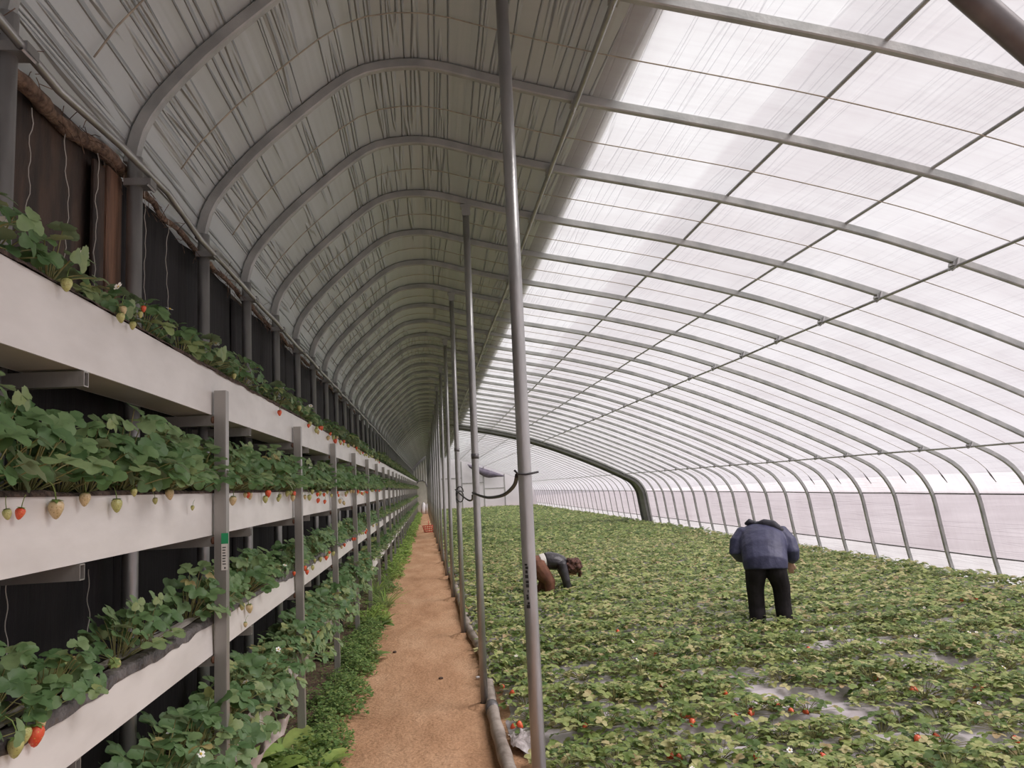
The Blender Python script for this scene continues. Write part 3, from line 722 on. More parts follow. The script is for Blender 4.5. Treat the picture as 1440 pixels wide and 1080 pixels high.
TW = [((45, 150), 'pale twine on the brown sheet, first from the near pipe leg'), ((97, 190), 'pale twine on the brown sheet, second from the near pipe leg'), ((140, 215), 'pale twine on the brown sheet, third from the near pipe leg'),
      ((205, 262), 'short pale twine hanging over the wooden plank'), ((238, 310), 'knotted twine on the black sheet beside the wooden plank')]
for (px, lab) in TW:
    p = at(px[0], px[1], 0, -1.2); twine(p.y, max(2.25, p.z-.75), p.z, lab)
for (px, lab, h) in (((15, 815), 'pale twine on the dark wall above the second-lowest trough, nearest the camera', .3), ((128, 800), 'wiry twine hanging beside a bracket end under the eye-level trough', .32)):
    p = at(px[0], px[1], 0, -1.2); twine(p.y, p.z-h, p.z, lab)

# ------------------------------------------------------------------ foliage
def leaflet(L, W, nu, nv, serr=.0, fold=.25, droop=.25, cup=0.):
    vs = []
    for j in range(nv+1):
        v = j/nv; w = max(0., 1-abs(2*v**.82-1)**2.3)**.5*W/2
        if j == nv: w = W*.16
        if j == 0: w = W*.05
        for i in range(nu+1):
            u = -1+2*i/nu; e = abs(u) > .99
            ww = w*(1+(serr if (j % 2) else -serr)*(1 if e else 0))
            x = u*ww; y = L*v; z = fold*abs(x) - droop*L*v*v + cup*math.sin(v*PI)*L - .25*fold*(x*x)/max(W/2, 1e-4)
            vs.append((x, y, z))
    fs = [(j*(nu+1)+i, j*(nu+1)+i+1, (j+1)*(nu+1)+i+1, (j+1)*(nu+1)+i) for j in range(nv) for i in range(nu)]
    return np.array(vs), fs
def rotmat(yaw, pitch, roll=0.):
    return np.array((Matrix.Rotation(yaw, 3, 'Z') @ Matrix.Rotation(pitch, 3, 'X') @ Matrix.Rotation(roll, 3, 'Y')))
def plant_mesh(seed, nleaf, h, spread, size, nu, nv, lean=(0, 0), flat=0., serr=.11, yellow=.06, stalks=True, tri=True, dome=.75, hang=0., light=0.):
    r = random.Random(seed); m = MB(); st = MB()
    for i in range(nleaf):
        az = 2*PI*(i*.618+r.uniform(-.08, .08)); q = math.sqrt((i+.5)/nleaf)
        rad = spread*q*r.uniform(.75, 1.15); hh = h*(1.05-dome*q*q)*r.uniform(.7, 1.1)
        base = np.array([.012*math.cos(az), .012*math.sin(az), 0.]); tip = np.array([rad*math.cos(az)+lean[0]*hh, rad*math.sin(az)+lean[1]*hh, max(.012-hang*max(0, math.cos(az))*q, hh - hang*max(0, math.cos(az))*q)])
        mid = base*.45+tip*.55+np.array([0, 0, .25*hh*(1 if q > .5 else .3)])
        if stalks:
            pts = [tuple((1-t)**2*base+2*t*(1-t)*mid+t*t*tip) for t in (0, .35, .7, 1)]
            st.tube(pts, [.0022, .002, .0018, .0014], 4, caps=False)
        S = size*r.uniform(.72, 1.18); out = az-PI/2 + r.uniform(-.5, .5)
        tilt = (r.uniform(-.15, .75) - .35*q)*(1-flat) + r.uniform(-.2, .35)*flat
        if dome > .9 and q > .6: tilt = r.uniform(-1.0, .25)
        tint = r.random()*.85
        if r.random() < yellow: tint = r.uniform(.86, 1.)
        rl = r.uniform(-.45, .45); lr = r.uniform(.4, 1.25)
        for a in ((0, 1.5, -1.5) if tri else (0,)):
            lv, lf = leaflet(S*(1. if a == 0 else .92), S*.82, nu, nv, serr, r.uniform(.1, .4), r.uniform(.0, .28), r.uniform(0, .07))
            R = rotmat(out, tilt, rl) @ rotmat(a*r.uniform(.85, 1.1), r.uniform(-.15, .2))
            if light: R = np.array(Matrix.Rotation(light*lr, 3, Vector((.5, .8, 0)))) @ R
            m.add(lv @ R.T + tip, lf, min(1, max(0, tint+r.uniform(-.06, .06))))
    return m, st
def berry_meshes():
    out = {}
    prof = [(0.0005, 0), (.006, -.0002), (.0105, -.003), (.0125, -.008), (.0118, -.015), (.0085, -.023), (.0045, -.0295), (.0005, -.032)]
    for nm in ('red', 'pale', 'green'):
        m = MB(); m.lathe(prof[::-1], (0, 0, 0), 12); me = m.mesh('strawberry'); me.materials.append(MAT['berry_'+nm]); out[nm] = me
    m = MB()
    for k in range(7):
        a = 2*PI*k/7; ca, sa = math.cos(a), math.sin(a)
        m.add([(0, 0, .002), (.006*ca-.0035*sa, .006*sa+.0035*ca, .001), (.0135*ca, .0135*sa, -.003+.004*(k % 2)), (.006*ca+.0035*sa, .006*sa-.0035*ca, .001)], [(0, 3, 2, 1)])
    m.tube([(0, 0, .001), (-.002, .001, .014), (-.008, .003, .028), (-.018, .006, .036)], [.0013, .0012, .0011, .001], 5)
    me = m.mesh('calyx'); me.materials.append(MAT['sepal']); out['calyx'] = me
    return out
BER = berry_meshes()
def flower_meshes():
    m = MB()
    for k in range(5):
        a = 2*PI*k/5; R = rotmat(a, 0)
        v = np.array([(0, .002, 0), (-.005, .007, .001), (-.004, .013, .002), (.004, .013, .002), (.005, .007, .001)])
        m.add(v @ R.T, [(0, 4, 3, 2, 1)])
    a = m.mesh('flower'); a.materials.append(MAT['petal'])
    m = MB(); m.ball((0, 0, .002), (.004, .004, .003), 8, 5); b = m.mesh('flower_centre'); b.materials.append(MAT['pollen'])
    return a, b
FLO = flower_meshes()
def variants(prefix, n, mat, **kw):
    out = []
    for i in range(n):
        k = dict(kw); f, s = plant_mesh(hash((prefix, i)) % 100003 if False else (sum(map(ord, prefix))*31+i*977), **k)
        fm = f.mesh('foliage', tint=True); fm.materials.append(MAT[mat]); sm = s.mesh('stalks'); sm.materials.append(MAT['stalk'])
        out.append((fm, sm))
    return out
PLX = (TXF+TXB)/2+.01
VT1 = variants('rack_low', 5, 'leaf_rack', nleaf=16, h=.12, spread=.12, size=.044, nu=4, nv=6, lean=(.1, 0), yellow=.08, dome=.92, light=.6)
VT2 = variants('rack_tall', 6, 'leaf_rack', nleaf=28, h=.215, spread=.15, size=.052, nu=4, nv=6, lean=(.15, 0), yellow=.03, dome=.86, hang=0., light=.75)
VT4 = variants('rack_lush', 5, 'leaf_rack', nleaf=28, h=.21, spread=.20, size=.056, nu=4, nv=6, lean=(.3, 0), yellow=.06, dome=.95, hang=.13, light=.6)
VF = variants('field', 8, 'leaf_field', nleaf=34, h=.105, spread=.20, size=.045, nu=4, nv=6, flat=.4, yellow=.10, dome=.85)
PLANTS = []       # (tier or -1, location, root)
def add_plant(name, variant, loc, rz, sc_, label, group, cat='strawberry plant'):
    o = empty(name, loc, rz); o.scale = (sc_, sc_, sc_); tag(o, label, cat, group)
    obj('foliage', variant[0], None, o); obj('stalks', variant[1], None, o)
    return o
def add_berry(root, wloc, kind, s=1., rot=(0, 0, 0), calyx=True):
    rm_ = Matrix.Translation(root.location) @ Matrix.Rotation(root.rotation_euler.z, 4, 'Z') @ Matrix.Diagonal((*root.scale, 1))
    inv = rm_.inverted()
    b = obj('strawberry', BER[kind], None, root, inv @ Vector(wloc)); b.rotation_euler = (rot[0], rot[1], rot[2]-root.rotation_euler.z)
    q = s/root.scale[0]; b.scale = (q, q, q)
    b['label'] = {'red': 'ripe red strawberry', 'pale': 'unripe cream-coloured strawberry', 'green': 'unripe yellow-green strawberry'}[kind]
    if calyx: obj('calyx', BER['calyx'], None, b)
    return b
def add_flower(root, lloc, s=1.2):
    f = obj('flower', FLO[0], None, root, lloc, (random.uniform(-.6, .6), random.uniform(.2, 1.), random.uniform(0, 6))); f.scale = (s, s, s); f['label'] = 'small white blossom'
    obj('flower_centre', FLO[1], None, f)

# --- rack plants: individuals near, one mass of leaves far down each tier
random.seed(11)
FARSTART = [14.5, 14.5, 13.5, 11.5]
RACK = [[], [], [], []]
gap3 = [(2.45, 2.62), (2.98, 3.28)]
for j in range(4):
    y = [1.30, 1.25, 1.35, 2.0][j]; cnt = {}
    while y < FARSTART[j]:
        skip = (j == 2 and any(a < y < b for a, b in gap3)) or (j == 0 and random.random() < .12 and y > 2.2)
        if not skip:
            k = math.floor((y-RK0)/RKS)+1; cnt[k] = cnt.get(k, 0)+1
            z = TIERS[j][0] + (.015 if j == 0 else .004)
            va = random.choice([VT1, VT2, VT1 if random.random() < .4 else VT2, VT4][j]); s = random.uniform(.85, 1.15)
            if j == 0: s = random.uniform(.75, 1.25)
            if j == 2: s *= .82
            where = 'before the tagged rack post' if k <= 0 else ('past the tagged rack post' if k == 1 else 'past rack post %s after the tagged' % nth(k-1))
            lab = '%s strawberry plant in the %s trough, %s %s' % (['Low', 'Tall leafy', 'Small', 'Lush'][j], TN[j], nth(cnt[k]), where)
            loc = (PLX+random.uniform(-.03, .04), y, z)
            rz = random.choice((0, 0, PI*.1, -.3, .4, -.6, .7)) + (0 if j else random.uniform(-.5, .5))
            if in_frame((loc[0], y, z+.1), 90): 
                o = add_plant('strawberry_plant', va, loc, rz, s, lab, 'strawberry plants in the racks'); RACK[j].append(o)
        y += [.185, .165, .185, .165][j]*random.uniform(.85, 1.15)
def nearest_rack(j, y): return min(RACK[j], key=lambda o: abs(o.location.y-y))
FRX = TXF+.022
for j, px, kind, s in [(1, (9, 716), 'green', .75), (1, (30, 714), 'red', .85), (1, (79, 704), 'pale', 1.45), (1, (120, 693), 'pale', 1.15), (1, (164, 702), 'green', 1.25), (1, (188, 687), 'green', .8), (1, (218, 678), 'green', 1.), (1, (238, 688), 'pale', 1.2), (1, (218, 700), 'green', .7), (1, (271, 711), 'green', .6),
                       (1, (328, 698), 'pale', 1.35), (1, (345, 693), 'pale', .8), (1, (405, 690), 'green', 1.0), (1, (412, 690), 'red', 1.35), (1, (448, 701), 'red', 1.0), (1, (457, 703), 'red', .9), (1, (478, 702), 'pale', 1.2), (1, (483, 705), 'pale', 1.1),
                       (0, (94, 392), 'green', 1.15), (0, (172, 430), 'pale', 1.0), (0, (169, 440), 'green', 1.0), (0, (187, 452), 'green', .85), (0, (197, 438), 'green', .7), (0, (202, 430), 'red', .7), (0, (329, 525), 'green', .9), (0, (393, 577), 'red', .9), (0, (421, 570), 'green', 1.1), (0, (471, 617), 'red', 1.3), (0, (462, 613), 'pale', 1.1), (0, (447, 605), 'pale', .9),
                       (2, (23, 1038), 'green', 1.35), (2, (36, 1022), 'green', 1.15), (2, (51, 1020), 'red', 1.5), (2, (58, 1011), 'pale', .9), (2, (341, 848), 'green', 1.1), (2, (350, 850), 'pale', 1.1), (2, (322, 858), 'green', .8), (2, (310, 700+160), 'green', .7),
                       (3, (408, 975), 'red', 1.5), (3, (405, 948), 'green', 1.1), (3, (411, 953), 'green', 1.0), (3, (345, 870+5), 'pale', .8)]:
    p = at(px[0], px[1], 0, FRX); o = nearest_rack(j, p.y)
    s2_ = s*(1.0 if p.y < 4 else 1.25)
    add_berry(o, p, kind, s2_, (random.uniform(-.15, .15), random.uniform(-.25, .1), random.uniform(0, 6)))
p = at(161, 938, 0, TXF-.02); add_berry(nearest_rack(2, p.y), p+Vector((0, 0, .012)), 'green', 1.5, (1.2, .3, .3))
for j in range(4):
    for o in RACK[j]:
        y = o.location.y
        if y > 5.2 or j == 1 and y > 3.5:
            for q in range(random.choice((0, 0, 1, 1, 2)) if y < 11 else random.choice((0, 1))):
                add_berry(o, (FRX+random.uniform(-.003, .012), y+random.uniform(-.08, .08), TIERS[j][0]+random.uniform(-.035, .015)), random.choice(('pale', 'green', 'green', 'red')), random.uniform(.9, 1.4), (0, 0, random.uniform(0, 6)), calyx=(y < 8))
        if y < 7 and random.random() < .5:
            add_flower(o, (random.uniform(0, .12), random.uniform(-.1, .1), (.12 if j in (0, 2) else .17)*random.uniform(.6, 1.15)), random.uniform(1., 1.5))
p = Vector((-1.0, 2.62, TIERS[2][0]+.03))

def mass(name, variants_np, placements, mat, label, cat):
    Vs = []; Fs = []; Ts = []; b = 0
    for (vi, loc, rz, s) in placements:
        V, Fq, T = variants_np[vi]; c, sn = math.cos(rz)*s, math.sin(rz)*s
        W = np.empty_like(V); W[:, 0] = V[:, 0]*c - V[:, 1]*sn + loc[0]; W[:, 1] = V[:, 0]*sn + V[:, 1]*c + loc[1]; W[:, 2] = V[:, 2]*s + loc[2]
        Vs.append(W); Fs.append(Fq+b); Ts.append(T); b += len(V)
    me = np_mesh(name, np.concatenate(Vs), np.concatenate(Fs), np.concatenate(Ts)); me.materials.append(MAT[mat])
    return tag(obj(name, me), label, cat, kind='stuff')
def lowpoly(seed, **kw):
    m, _ = plant_mesh(seed, nu=2, nv=2, serr=0., stalks=False, **kw)
    return np.array(m.v), np.array(m.f, np.int64), np.array(m.t)
LP_R = [lowpoly(900+i, nleaf=14, h=.18, spread=.15, size=.06, lean=(.25, 0), yellow=.08) for i in range(5)]
LP_R1 = [lowpoly(940+i, nleaf=10, h=.12, spread=.12, size=.055, lean=(.1, 0), yellow=.14) for i in range(5)]
pl = []
for j in range(4):
    y = FARSTART[j]
    while y < YEND-1.4:
        pl.append((random.randrange(5), (PLX+random.uniform(-.03, .05), y, TIERS[j][0]+.005), random.uniform(-.5, .5), random.uniform(.85, 1.2)*(1 if j in (1, 3) else .85)))
        y += random.uniform(.13, .2)
rm2 = pl
mass('far_foliage', LP_R, rm2, 'leaf_rack', 'massed strawberry leaves in the far stretch of the four troughs', 'strawberry foliage')

# --- field: ridged silver mulch and plants
BP = .62
def bed_z(X, Y):
    c = .5+.5*np.cos(2*PI*(Y-4.45)/BP); z = .01+.075*np.clip(c*1.5-.15, 0, 1)
    ed = np.clip((X-(.418-.0115*Y)-.16)/.12, 0, 1)*np.clip((7.55-X)/.25, 0, 1)
    return z*ed + .012*vnoise(X, Y, 3, 50, 3) - .012*(1-ed) + .002
ysb = np.concatenate([np.arange(1.8, 14, .04), np.arange(14, YEND-.3, .155)])
XB = np.concatenate([np.arange(.12, 3, .05), np.arange(3, 7.61, .1)])
me = grid_mesh('mulch_film', XB, ysb, bed_z)
# drop the strip left of the path posts so the sheet ends beside them
bm = bmesh.new(); bm.from_mesh(me); bmesh.ops.delete(bm, geom=[v for v in bm.verts if v.co.x < post_x(v.co.y)+.13+.04*math.sin(v.co.y*3)], context='VERTS'); bm.to_mesh(me); bm.free()
tag(obj('mulch_film', me, 'mulch'), 'silver-grey plastic mulch film over the ridged strawberry field', 'mulch film')
BARE = [(at(*p, 2, .05), rx, ry) for p, rx, ry in (((1290, 935), .34, .20), ((1345, 940), .25, .15), ((1330, 978), .2, .13), ((1215, 1010), .3, .12), ((1098, 985), .3, .14), ((985, 1050), .22, .16), ((870, 1008), .33, .13), ((935, 1012), .22, .13), ((800, 948), .22, .16), ((1405, 832), .42, .32), ((1433, 905), .2, .2),
        ((1130, 980), .18, .12), ((1010, 1060), .2, .15), ((1060, 955), .25, .14), ((1250, 1050), .26, .16), ((1310, 1035), .35, .16), ((1340, 1040), .25, .14), ((1430, 1015), .2, .18), ((1345, 890), .2, .12), ((1200, 985), .18, .1), ((1040, 1005), .18, .12), ((750, 1045), .25, .3), ((1225, 905), .2, .1), ((1150, 740+170), .2, .1), ((1065, 910), .15, .1))]
def bare(x, y):
    return any(((x-b.x)/(rx*.82+.02))**2 + ((y-b.y)/(ry*.85+.02))**2 < 1 for b, rx, ry in BARE)
random.seed(5)
FIELD = []; farpl = []
ROWP = .25; row = 0; y = 3.55
MANX, MANY = 3.50, 8.0
while y < YEND-.5:
    x = max(post_x(y)+.30, .45)+random.uniform(-.05, .08); col = 0
    far = y > 15; step = .225 if not far else .26
    while x < 7.50:
        col += 1; yy = y+random.uniform(-.08, .08)
        if not bare(x, yy):
            z = float(bed_z(np.array([x]), np.array([yy]))[0])+.004
            if in_frame((x, yy, z), 50): FIELD.append((x, yy, z, row, col)) if y < 12 else farpl.append((x, yy, z))
        x += step*random.uniform(.8, 1.2)
    y += ROWP*random.uniform(.92, 1.08); row += 1
FIELD.sort(key=lambda t: t[1])
near = FIELD[:290]; farpl += [t[:3] for t in FIELD[290:]]
FOBJ = []
reds = [at(*p, 2, .085) for p in ((927, 961), (929, 970), (827, 1027), (833, 1013), (963, 1014), (1018, 981), (1054, 1009), (1056, 1005), (1135, 917), (1305, 905), (1336, 902), (1280, 975), (1283, 977), (1370, 976), (1375, 975), (1310, 1043), (1421, 1046), (1152, 1072), (1129, 1007), (950, 1070), (952, 1072), (1066, 1072), (868, 893), (728, 1028), (731, 1024), (1017, 919), (925, 925), (1091, 999), (975, 1020), (1290, 1045), (709, 973), (727, 980), (1230, 962), (1110, 1006), (964, 1012), (1368, 847), (1352, 848), (1030, 1014))]
hasred = {}
for p in reds:
    k = min(range(len(near)), key=lambda i: (near[i][0]-p.x)**2+(near[i][1]-p.y)**2); hasred.setdefault(k, []).append(p)
rowcount = {}
rows_sorted = sorted({t[3] for t in near}); rown = {r_: i+1 for i, r_ in enumerate(rows_sorted)}
seen_in_row = {}
for i, t in sorted(enumerate(near), key=lambda q: (q[1][3], q[1][0])):
    seen_in_row[t[3]] = seen_in_row.get(t[3], 0)+1
    kind = 'Red-fruited strawberry plant' if i in hasred else 'Green strawberry plant'
    lab = '%s in the %s field row, %s from the path' % (kind, nth(rown[t[3]]), nth(seen_in_row[t[3]]))
    o = add_plant('field_strawberry_plant', VF[random.randrange(8)], t[:3], random.uniform(0, 2*PI), random.uniform(.82, 1.2), lab, 'strawberry plants in the field')
    for p in hasred.get(i, ()):
        add_berry(o, p+Vector((-.02, -.05, .055)), 'red', random.uniform(1.3, 1.7), (random.uniform(-.9, .9), random.uniform(.3, 1.2), random.uniform(0, 6)))
    if random.random() < .18: add_flower(o, (random.uniform(-.15, .15), random.uniform(-.15, .15), .12), 1.1)
LP_F = [lowpoly(700+i, nleaf=22, h=.11, spread=.2, size=.056, flat=.5, yellow=.12) for i in range(8)]
LP_FF = [lowpoly(760+i, nleaf=12, h=.12, spread=.21, size=.078, flat=.5, yellow=.12) for i in range(6)]
a = [(random.randrange(8), (x, y, z), random.uniform(0, 6.28), random.uniform(.85, 1.25)) for x, y, z in farpl if y < 20]
b = [(random.randrange(6), (x, y, z), random.uniform(0, 6.28), random.uniform(.9, 1.3)) for x, y, z in farpl if y >= 20]
mass('field_foliage', LP_F, a, 'leaf_field', 'dense strawberry foliage over the middle of the field around the pickers', 'strawberry foliage')
mass('field_foliage', LP_FF, b, 'leaf_field', 'strawberry foliage in the distant half of the field', 'strawberry foliage')

# --- weeds and leafy greens between the racks and the path
random.seed(21)
def blade_plant(seed, n, h, spread, L, W, mat, droop=.5, up=.9):
    r = random.Random(seed); m = MB()
    for i in range(n):
        az = 2*PI*(i*.618)+r.uniform(-.3, .3); lv, lf = leaflet(L*r.uniform(.7, 1.15), W*r.uniform(.8, 1.2), 4, 6, 0, r.uniform(.2, .5), r.uniform(.1, droop), .05)
        R = rotmat(az, up*r.uniform(.55, 1.1), r.uniform(-.3, .3)); b = np.array([-math.sin(az), math.cos(az), 0])*spread*r.random()
        m.add(lv @ R.T + b + np.array([0, 0, h*r.random()*.4]), lf, r.random())
    me = m.mesh('leaves', tint=True); me.materials.append(MAT[mat]); return me
def bushy(seed, n, h, spread, size, mat):
    r = random.Random(seed); m = MB()
    for i in range(n):
        a = r.uniform(0, 2*PI); q = math.sqrt(r.random()); p = np.array([spread*q*math.cos(a), spread*q*math.sin(a), h*(1-.7*q*q)*r.uniform(.15, 1.)])
        for k in range(3):
            S = size*r.uniform(.7, 1.2); lv, lf = leaflet(S, S*.75, 2, 3, 0, .2, .2)
            m.add(lv @ rotmat(r.uniform(0, 6.28), r.uniform(-.3, .7), r.uniform(-.5, .5)).T + p, lf, r.random())
    me = m.mesh('leaves', tint=True); me.materials.append(MAT[mat]); return me
GREEN = [blade_plant(300+i, 13, .05, .03, .15, .075, 'leaf_weed') for i in range(3)]
LETT = [blade_plant(320+i, 16, .04, .03, .13, .10, 'leaf_lime', .6, .8) for i in range(2)]
BUSH = [bushy(340+i, 150, .17, .15, .022, 'leaf_weed') for i in range(4)]
LIME = [bushy(360+i, 110, .22, .15, .034, 'leaf_lime') for i in range(3)]
GRASS = [blade_plant(380+i, 40, .06, .06, .28, .012, 'leaf_lime', .5, 1.1) for i in range(2)]
for me_, nm in ((GREEN, 'g'), (LETT, 'l')): pass
stm = MB(); stm.tube([(0, 0, -.01), (.004, 0, .03), (0, .004, .07)], [.012, .009, .005], 6); STEM = stm.mesh('stem'); STEM.materials.append(MAT['stalk'])
def weed(name, me, p, s, label, group, cat):
    o = empty(name, (p.x, p.y, .0), random.uniform(0, 6.28)); o.scale = (s, s, s); tag(o, label, cat, group); obj('leaves', me, None, o); obj('stem', STEM, None, o); return o
k = 0
for px, s in (((412, 1062), 1.7), ((372, 1090), 1.8), ((448, 1080), 1.4), ((505, 930), 1.25), ((525, 925), 1.1), ((470, 900+30), 1.1), ((455, 915), 1.1), ((536, 880), 1.2), ((515, 905), 1.1), ((542, 855), 1.1)):
    p = at(px[0], px[1], 2, .02); k += 1
    if k <= 3: p = at(px[0], px[1], 2, .06); p.z = 0
    weed('leafy_green', (LETT if k <= 3 else GREEN)[k % 2], p, s, 'broad-leaved green plant at the path edge, %s along from the camera' % nth(k), 'leafy greens at the path edge', 'leafy plant')
k = 0; y = 4.9
while y < 17:
    for q in range(2 if y < 10 else 1):
        k += 1; x = random.uniform(-.90, -.68); me_ = random.choice(BUSH) if not (9.8 < y < 11.5 or y > 14.5) else random.choice(LIME+GRASS[:1])
        weed('weed_clump', me_, Vector((x, y+random.uniform(-.1, .1), 0)), random.uniform(.8, 1.25), 'bushy small-leaved weed clump along the path, %s from the camera' % nth(k), 'weed clumps beside the path', 'weed')
    y += .24 if y < 10 else .34
p = at(528, 842, 2, 0)
weed('grass_tuft', GRASS[0], p, 1.1, 'pale green arching grass tuft leaning over the path edge', 'weeds', 'grass tuft'); weed('grass_tuft', GRASS[1], p+Vector((-.1, .5, 0)), 1.0, 'upright pale grass tuft just behind the arching one', 'weeds', 'grass tuft')
pl = []
LPW = []
for i in range(4):
    mm = bushy(500+i, 60, .2, .17, .05, 'leaf_weed'); v = np.zeros(len(mm.vertices)*3); mm.vertices.foreach_get('co', v); ff = np.array([tuple(p_.vertices) for p_ in mm.polygons], np.int64); t_ = np.zeros(len(mm.vertices), np.float32); mm.attributes['tint'].data.foreach_get('value', t_); LPW.append((v.reshape(-1, 3), ff, t_))
y = 17.
while y < YEND-3:
    pl.append((random.randrange(4), (random.uniform(-.95, -.72), y, 0), random.uniform(0, 6), random.uniform(.8, 1.3))); y += .22
mass('far_weeds', LPW, pl, 'leaf_lime', 'bright green weeds along the distant path edge', 'weeds')
tiny = []
m = MB(); rr = random.Random(4)
for i in range(8000):
    y = 3.9+13*rr.random()**1.6; x = rr.uniform(-1.15, -.60 + .05*math.sin(y*5)); S = rr.uniform(.010, .02)*(1+.03*y); lv, lf = leaflet(S, S*.85, 2, 2, 0, .2, .1)
    m.add(lv @ rotmat(rr.uniform(0, 6.28), rr.uniform(-.2, .5), rr.uniform(-.4, .4)).T + np.array([x, y, rr.uniform(.02, .085)*(1 if x < -.68 else .5)]), lf, rr.random())
me = m.mesh('clover_carpet', tint=True); me.materials.append(MAT['leaf_weed']); tag(obj('clover_carpet', me), 'tiny-leaved clover carpet between the racks and the dirt path', 'ground cover', kind='stuff')

# ------------------------------------------------------------------ things on the ground
hp = [at(*p, 2, .045) for p in ((728, 1110), (715, 1078), (702, 1035), (692, 995), (687, 960), (683, 930), (672, 905), (660, 885), (654, 865), (645, 838), (636, 812), (628, 792))]
hp = [Vector((p.x, p.y, .04)) for p in hp]; hp += [Vector((post_x(24)+.08, 24, .04)), Vector((post_x(32)+.06, 32, .04))]
e = empty('irrigation_hose', tuple(hp[0])); tag(e, 'dusty grey-brown irrigation hose lying along the field edge of the path', 'hose')
C = catmull([tuple(p) for p in hp], .06); m = MB(); m.tube([tuple(p) for p in C], [(.046+.004*math.sin(i*.9), .040) for i in range(len(C))], 12); obj('tube', m, 'hose', e, tuple(-hp[0]))
q = C[int(len(C)*.02)+14]; q2 = C[int(len(C)*.02)+16]; m = MB(); m.tube([tuple(q), tuple(q2)], .052, 12); o = obj('joint_band', m, 'darksteel', e, tuple(-hp[0])); o['label'] = 'dark band round the hose joint'
def crumple(c, sx, sy, sz, seed, label, rz=0.):
    m = MB(); n = 22; V = []
    c_, s_ = math.cos(rz), math.sin(rz)
    for i in range(n+1):
        for k in range(n+1):
            u, v = i/n*2-1, k/n*2-1; h = sz*max(0, 1-u*u*.9-v*v*.9) + .5*sz*abs(float(vnoise(np.array([u*2+5]), np.array([v*2+5]), 1.8, seed, 3)[0]))*2
            x, y = u*sx*(1+.2*math.sin(v*4+seed)), v*sy*(1+.2*math.cos(u*5))
            V.append((c.x+x*c_-y*s_, c.y+x*s_+y*c_, .012+h))
    m.add(V, [(i*(n+1)+k, (i+1)*(n+1)+k, (i+1)*(n+1)+k+1, i*(n+1)+k+1) for i in range(n) for k in range(n)])
    tag(obj('crumpled_film', m, 'crumple'), label, 'plastic film', 'crumpled film scraps at the field edge')
crumple(at(697, 945, 2, .03), .11, .30, .07, 1, 'crumpled pale plastic film heaped behind the second post', .1)
crumple(at(748, 1040, 2, .03), .12, .25, .05, 2, 'crumpled pale plastic film spread beside the nearest post', .2)
crumple(at(668, 878, 2, .03), .08, .40, .05, 3, 'crumpled film scrap by the hose near the third post', .0)
# scraps and pebbles scattered on the path
for i, (px, lab) in enumerate((((420+480-345, 918), 'small dark clod on the middle of the path'), ((672, 954), 'scrap of pale wire beside the second post'), ((620, 955), 'dark leaf scrap on the path beyond the clod'))):
    p = at(px[0], px[1], 2, 0); m = MB(); m.ball((p.x, p.y, .008), (.022, .016, .012), 8, 5); o = obj('path_scrap', m, ('soil', 'whiteplastic', 'soil')[i]); tag(o, lab, 'scrap')
# red basket and pale sacks far along the path
p = at(606, 748, 2, 0); p.y = min(p.y, 34); p = Vector((post_x(p.y)-.18, p.y, 0)); e = empty('red_basket', tuple(p)); tag(e, 'red plastic basket on the far path against the posts', 'basket')
m = MB()
for zz, r_ in ((.01, .13), (.09, .15), (.17, .165), (.25, .18)):
    m.tube([(r_*1.3*math.cos(a), r_*math.sin(a), zz) for a in np.linspace(0, 2*PI, 17)], .012, 5)
for a in np.linspace(0, 2*PI, 17)[:-1]: m.tube([(.13*1.3*math.cos(a), .13*math.sin(a), .0), (.18*1.3*math.cos(a), .18*math.sin(a), .25)], .011, 5)
m.add([(.13*1.3*math.cos(a), .13*math.sin(a), .006) for a in np.linspace(0, 2*PI, 17)[:-1]], [tuple(range(16))]); obj('lattice', m, 'redplastic', e)
m = MB(); m.tube([(.0, -.18, .25), (.0, -.17, .38), (0, 0, .44), (0, .17, .38), (0, .18, .25)], .012, 6); obj('handle', m, 'redplastic', e)
for i, (x, lab) in enumerate(((-.52, 'pale upright sack at the end of the path, by the beige door'), (-.22, 'pale slumped sack at the end of the path, near the posts'))):
    m = MB(); m.tube([(x, YEND-1.9, 0), (x, YEND-1.9, .3), (x+.03, YEND-1.9, .62), (x+.02, YEND-1.9, .78-.1*i)], [(.19, .15), (.2, .17), (.15, .12), (.05, .04)], 12); tag(obj('feed_sack', m, 'whiteplastic'), lab, 'sack', 'pale sacks at the end of the path')
# far doorway
m = MB(); V = []; n = 40
for i in range(n+1):
    x = -1.25+1.35*i/n
    for k in range(15):
        z = .02+(z_at_x(max(-1.12, min(x, .1)))-.2)*k/14; V.append((x, YEND-.45+.07*math.sin(i*1.25+.3*math.sin(k*.5))-.02*k/14, z))
m.add(V, [(i*15+k, (i+1)*15+k, (i+1)*15+k+1, i*15+k+1) for i in range(n) for k in range(14)])
o = obj('door_curtain', m, 'curtain'); modif(o, 'SOLIDIFY', thickness=.01); tag(o, 'tall white door curtain hanging across the end of the path', 'curtain')
e = empty('cloth_door', (-.62, YEND-.62, 0)); tag(e, 'beige arched cloth door in the white curtain at the path end', 'door')
m = MB(); pts = [(-.43, 0), (-.45, 1.4), (-.40, 1.95), (-.2, 2.25), (.1, 2.3), (.32, 2.15), (.42, 1.8), (.43, 0)]
n = len(pts); m.add([(x, 0, z) for x, z in pts]+[(x, .04, z) for x, z in pts], [tuple(range(n)), tuple(range(2*n-1, n-1, -1))]+[(i, n+i, n+(i+1) % n, (i+1) % n) for i in range(n)]); obj('cloth_panel', m.mesh('cloth_panel', False), 'beige', e)
m = MB(); m.tube([(x, -.01, z) for x, z in pts], .022, 6); obj('hem', m, 'sheeting', e)
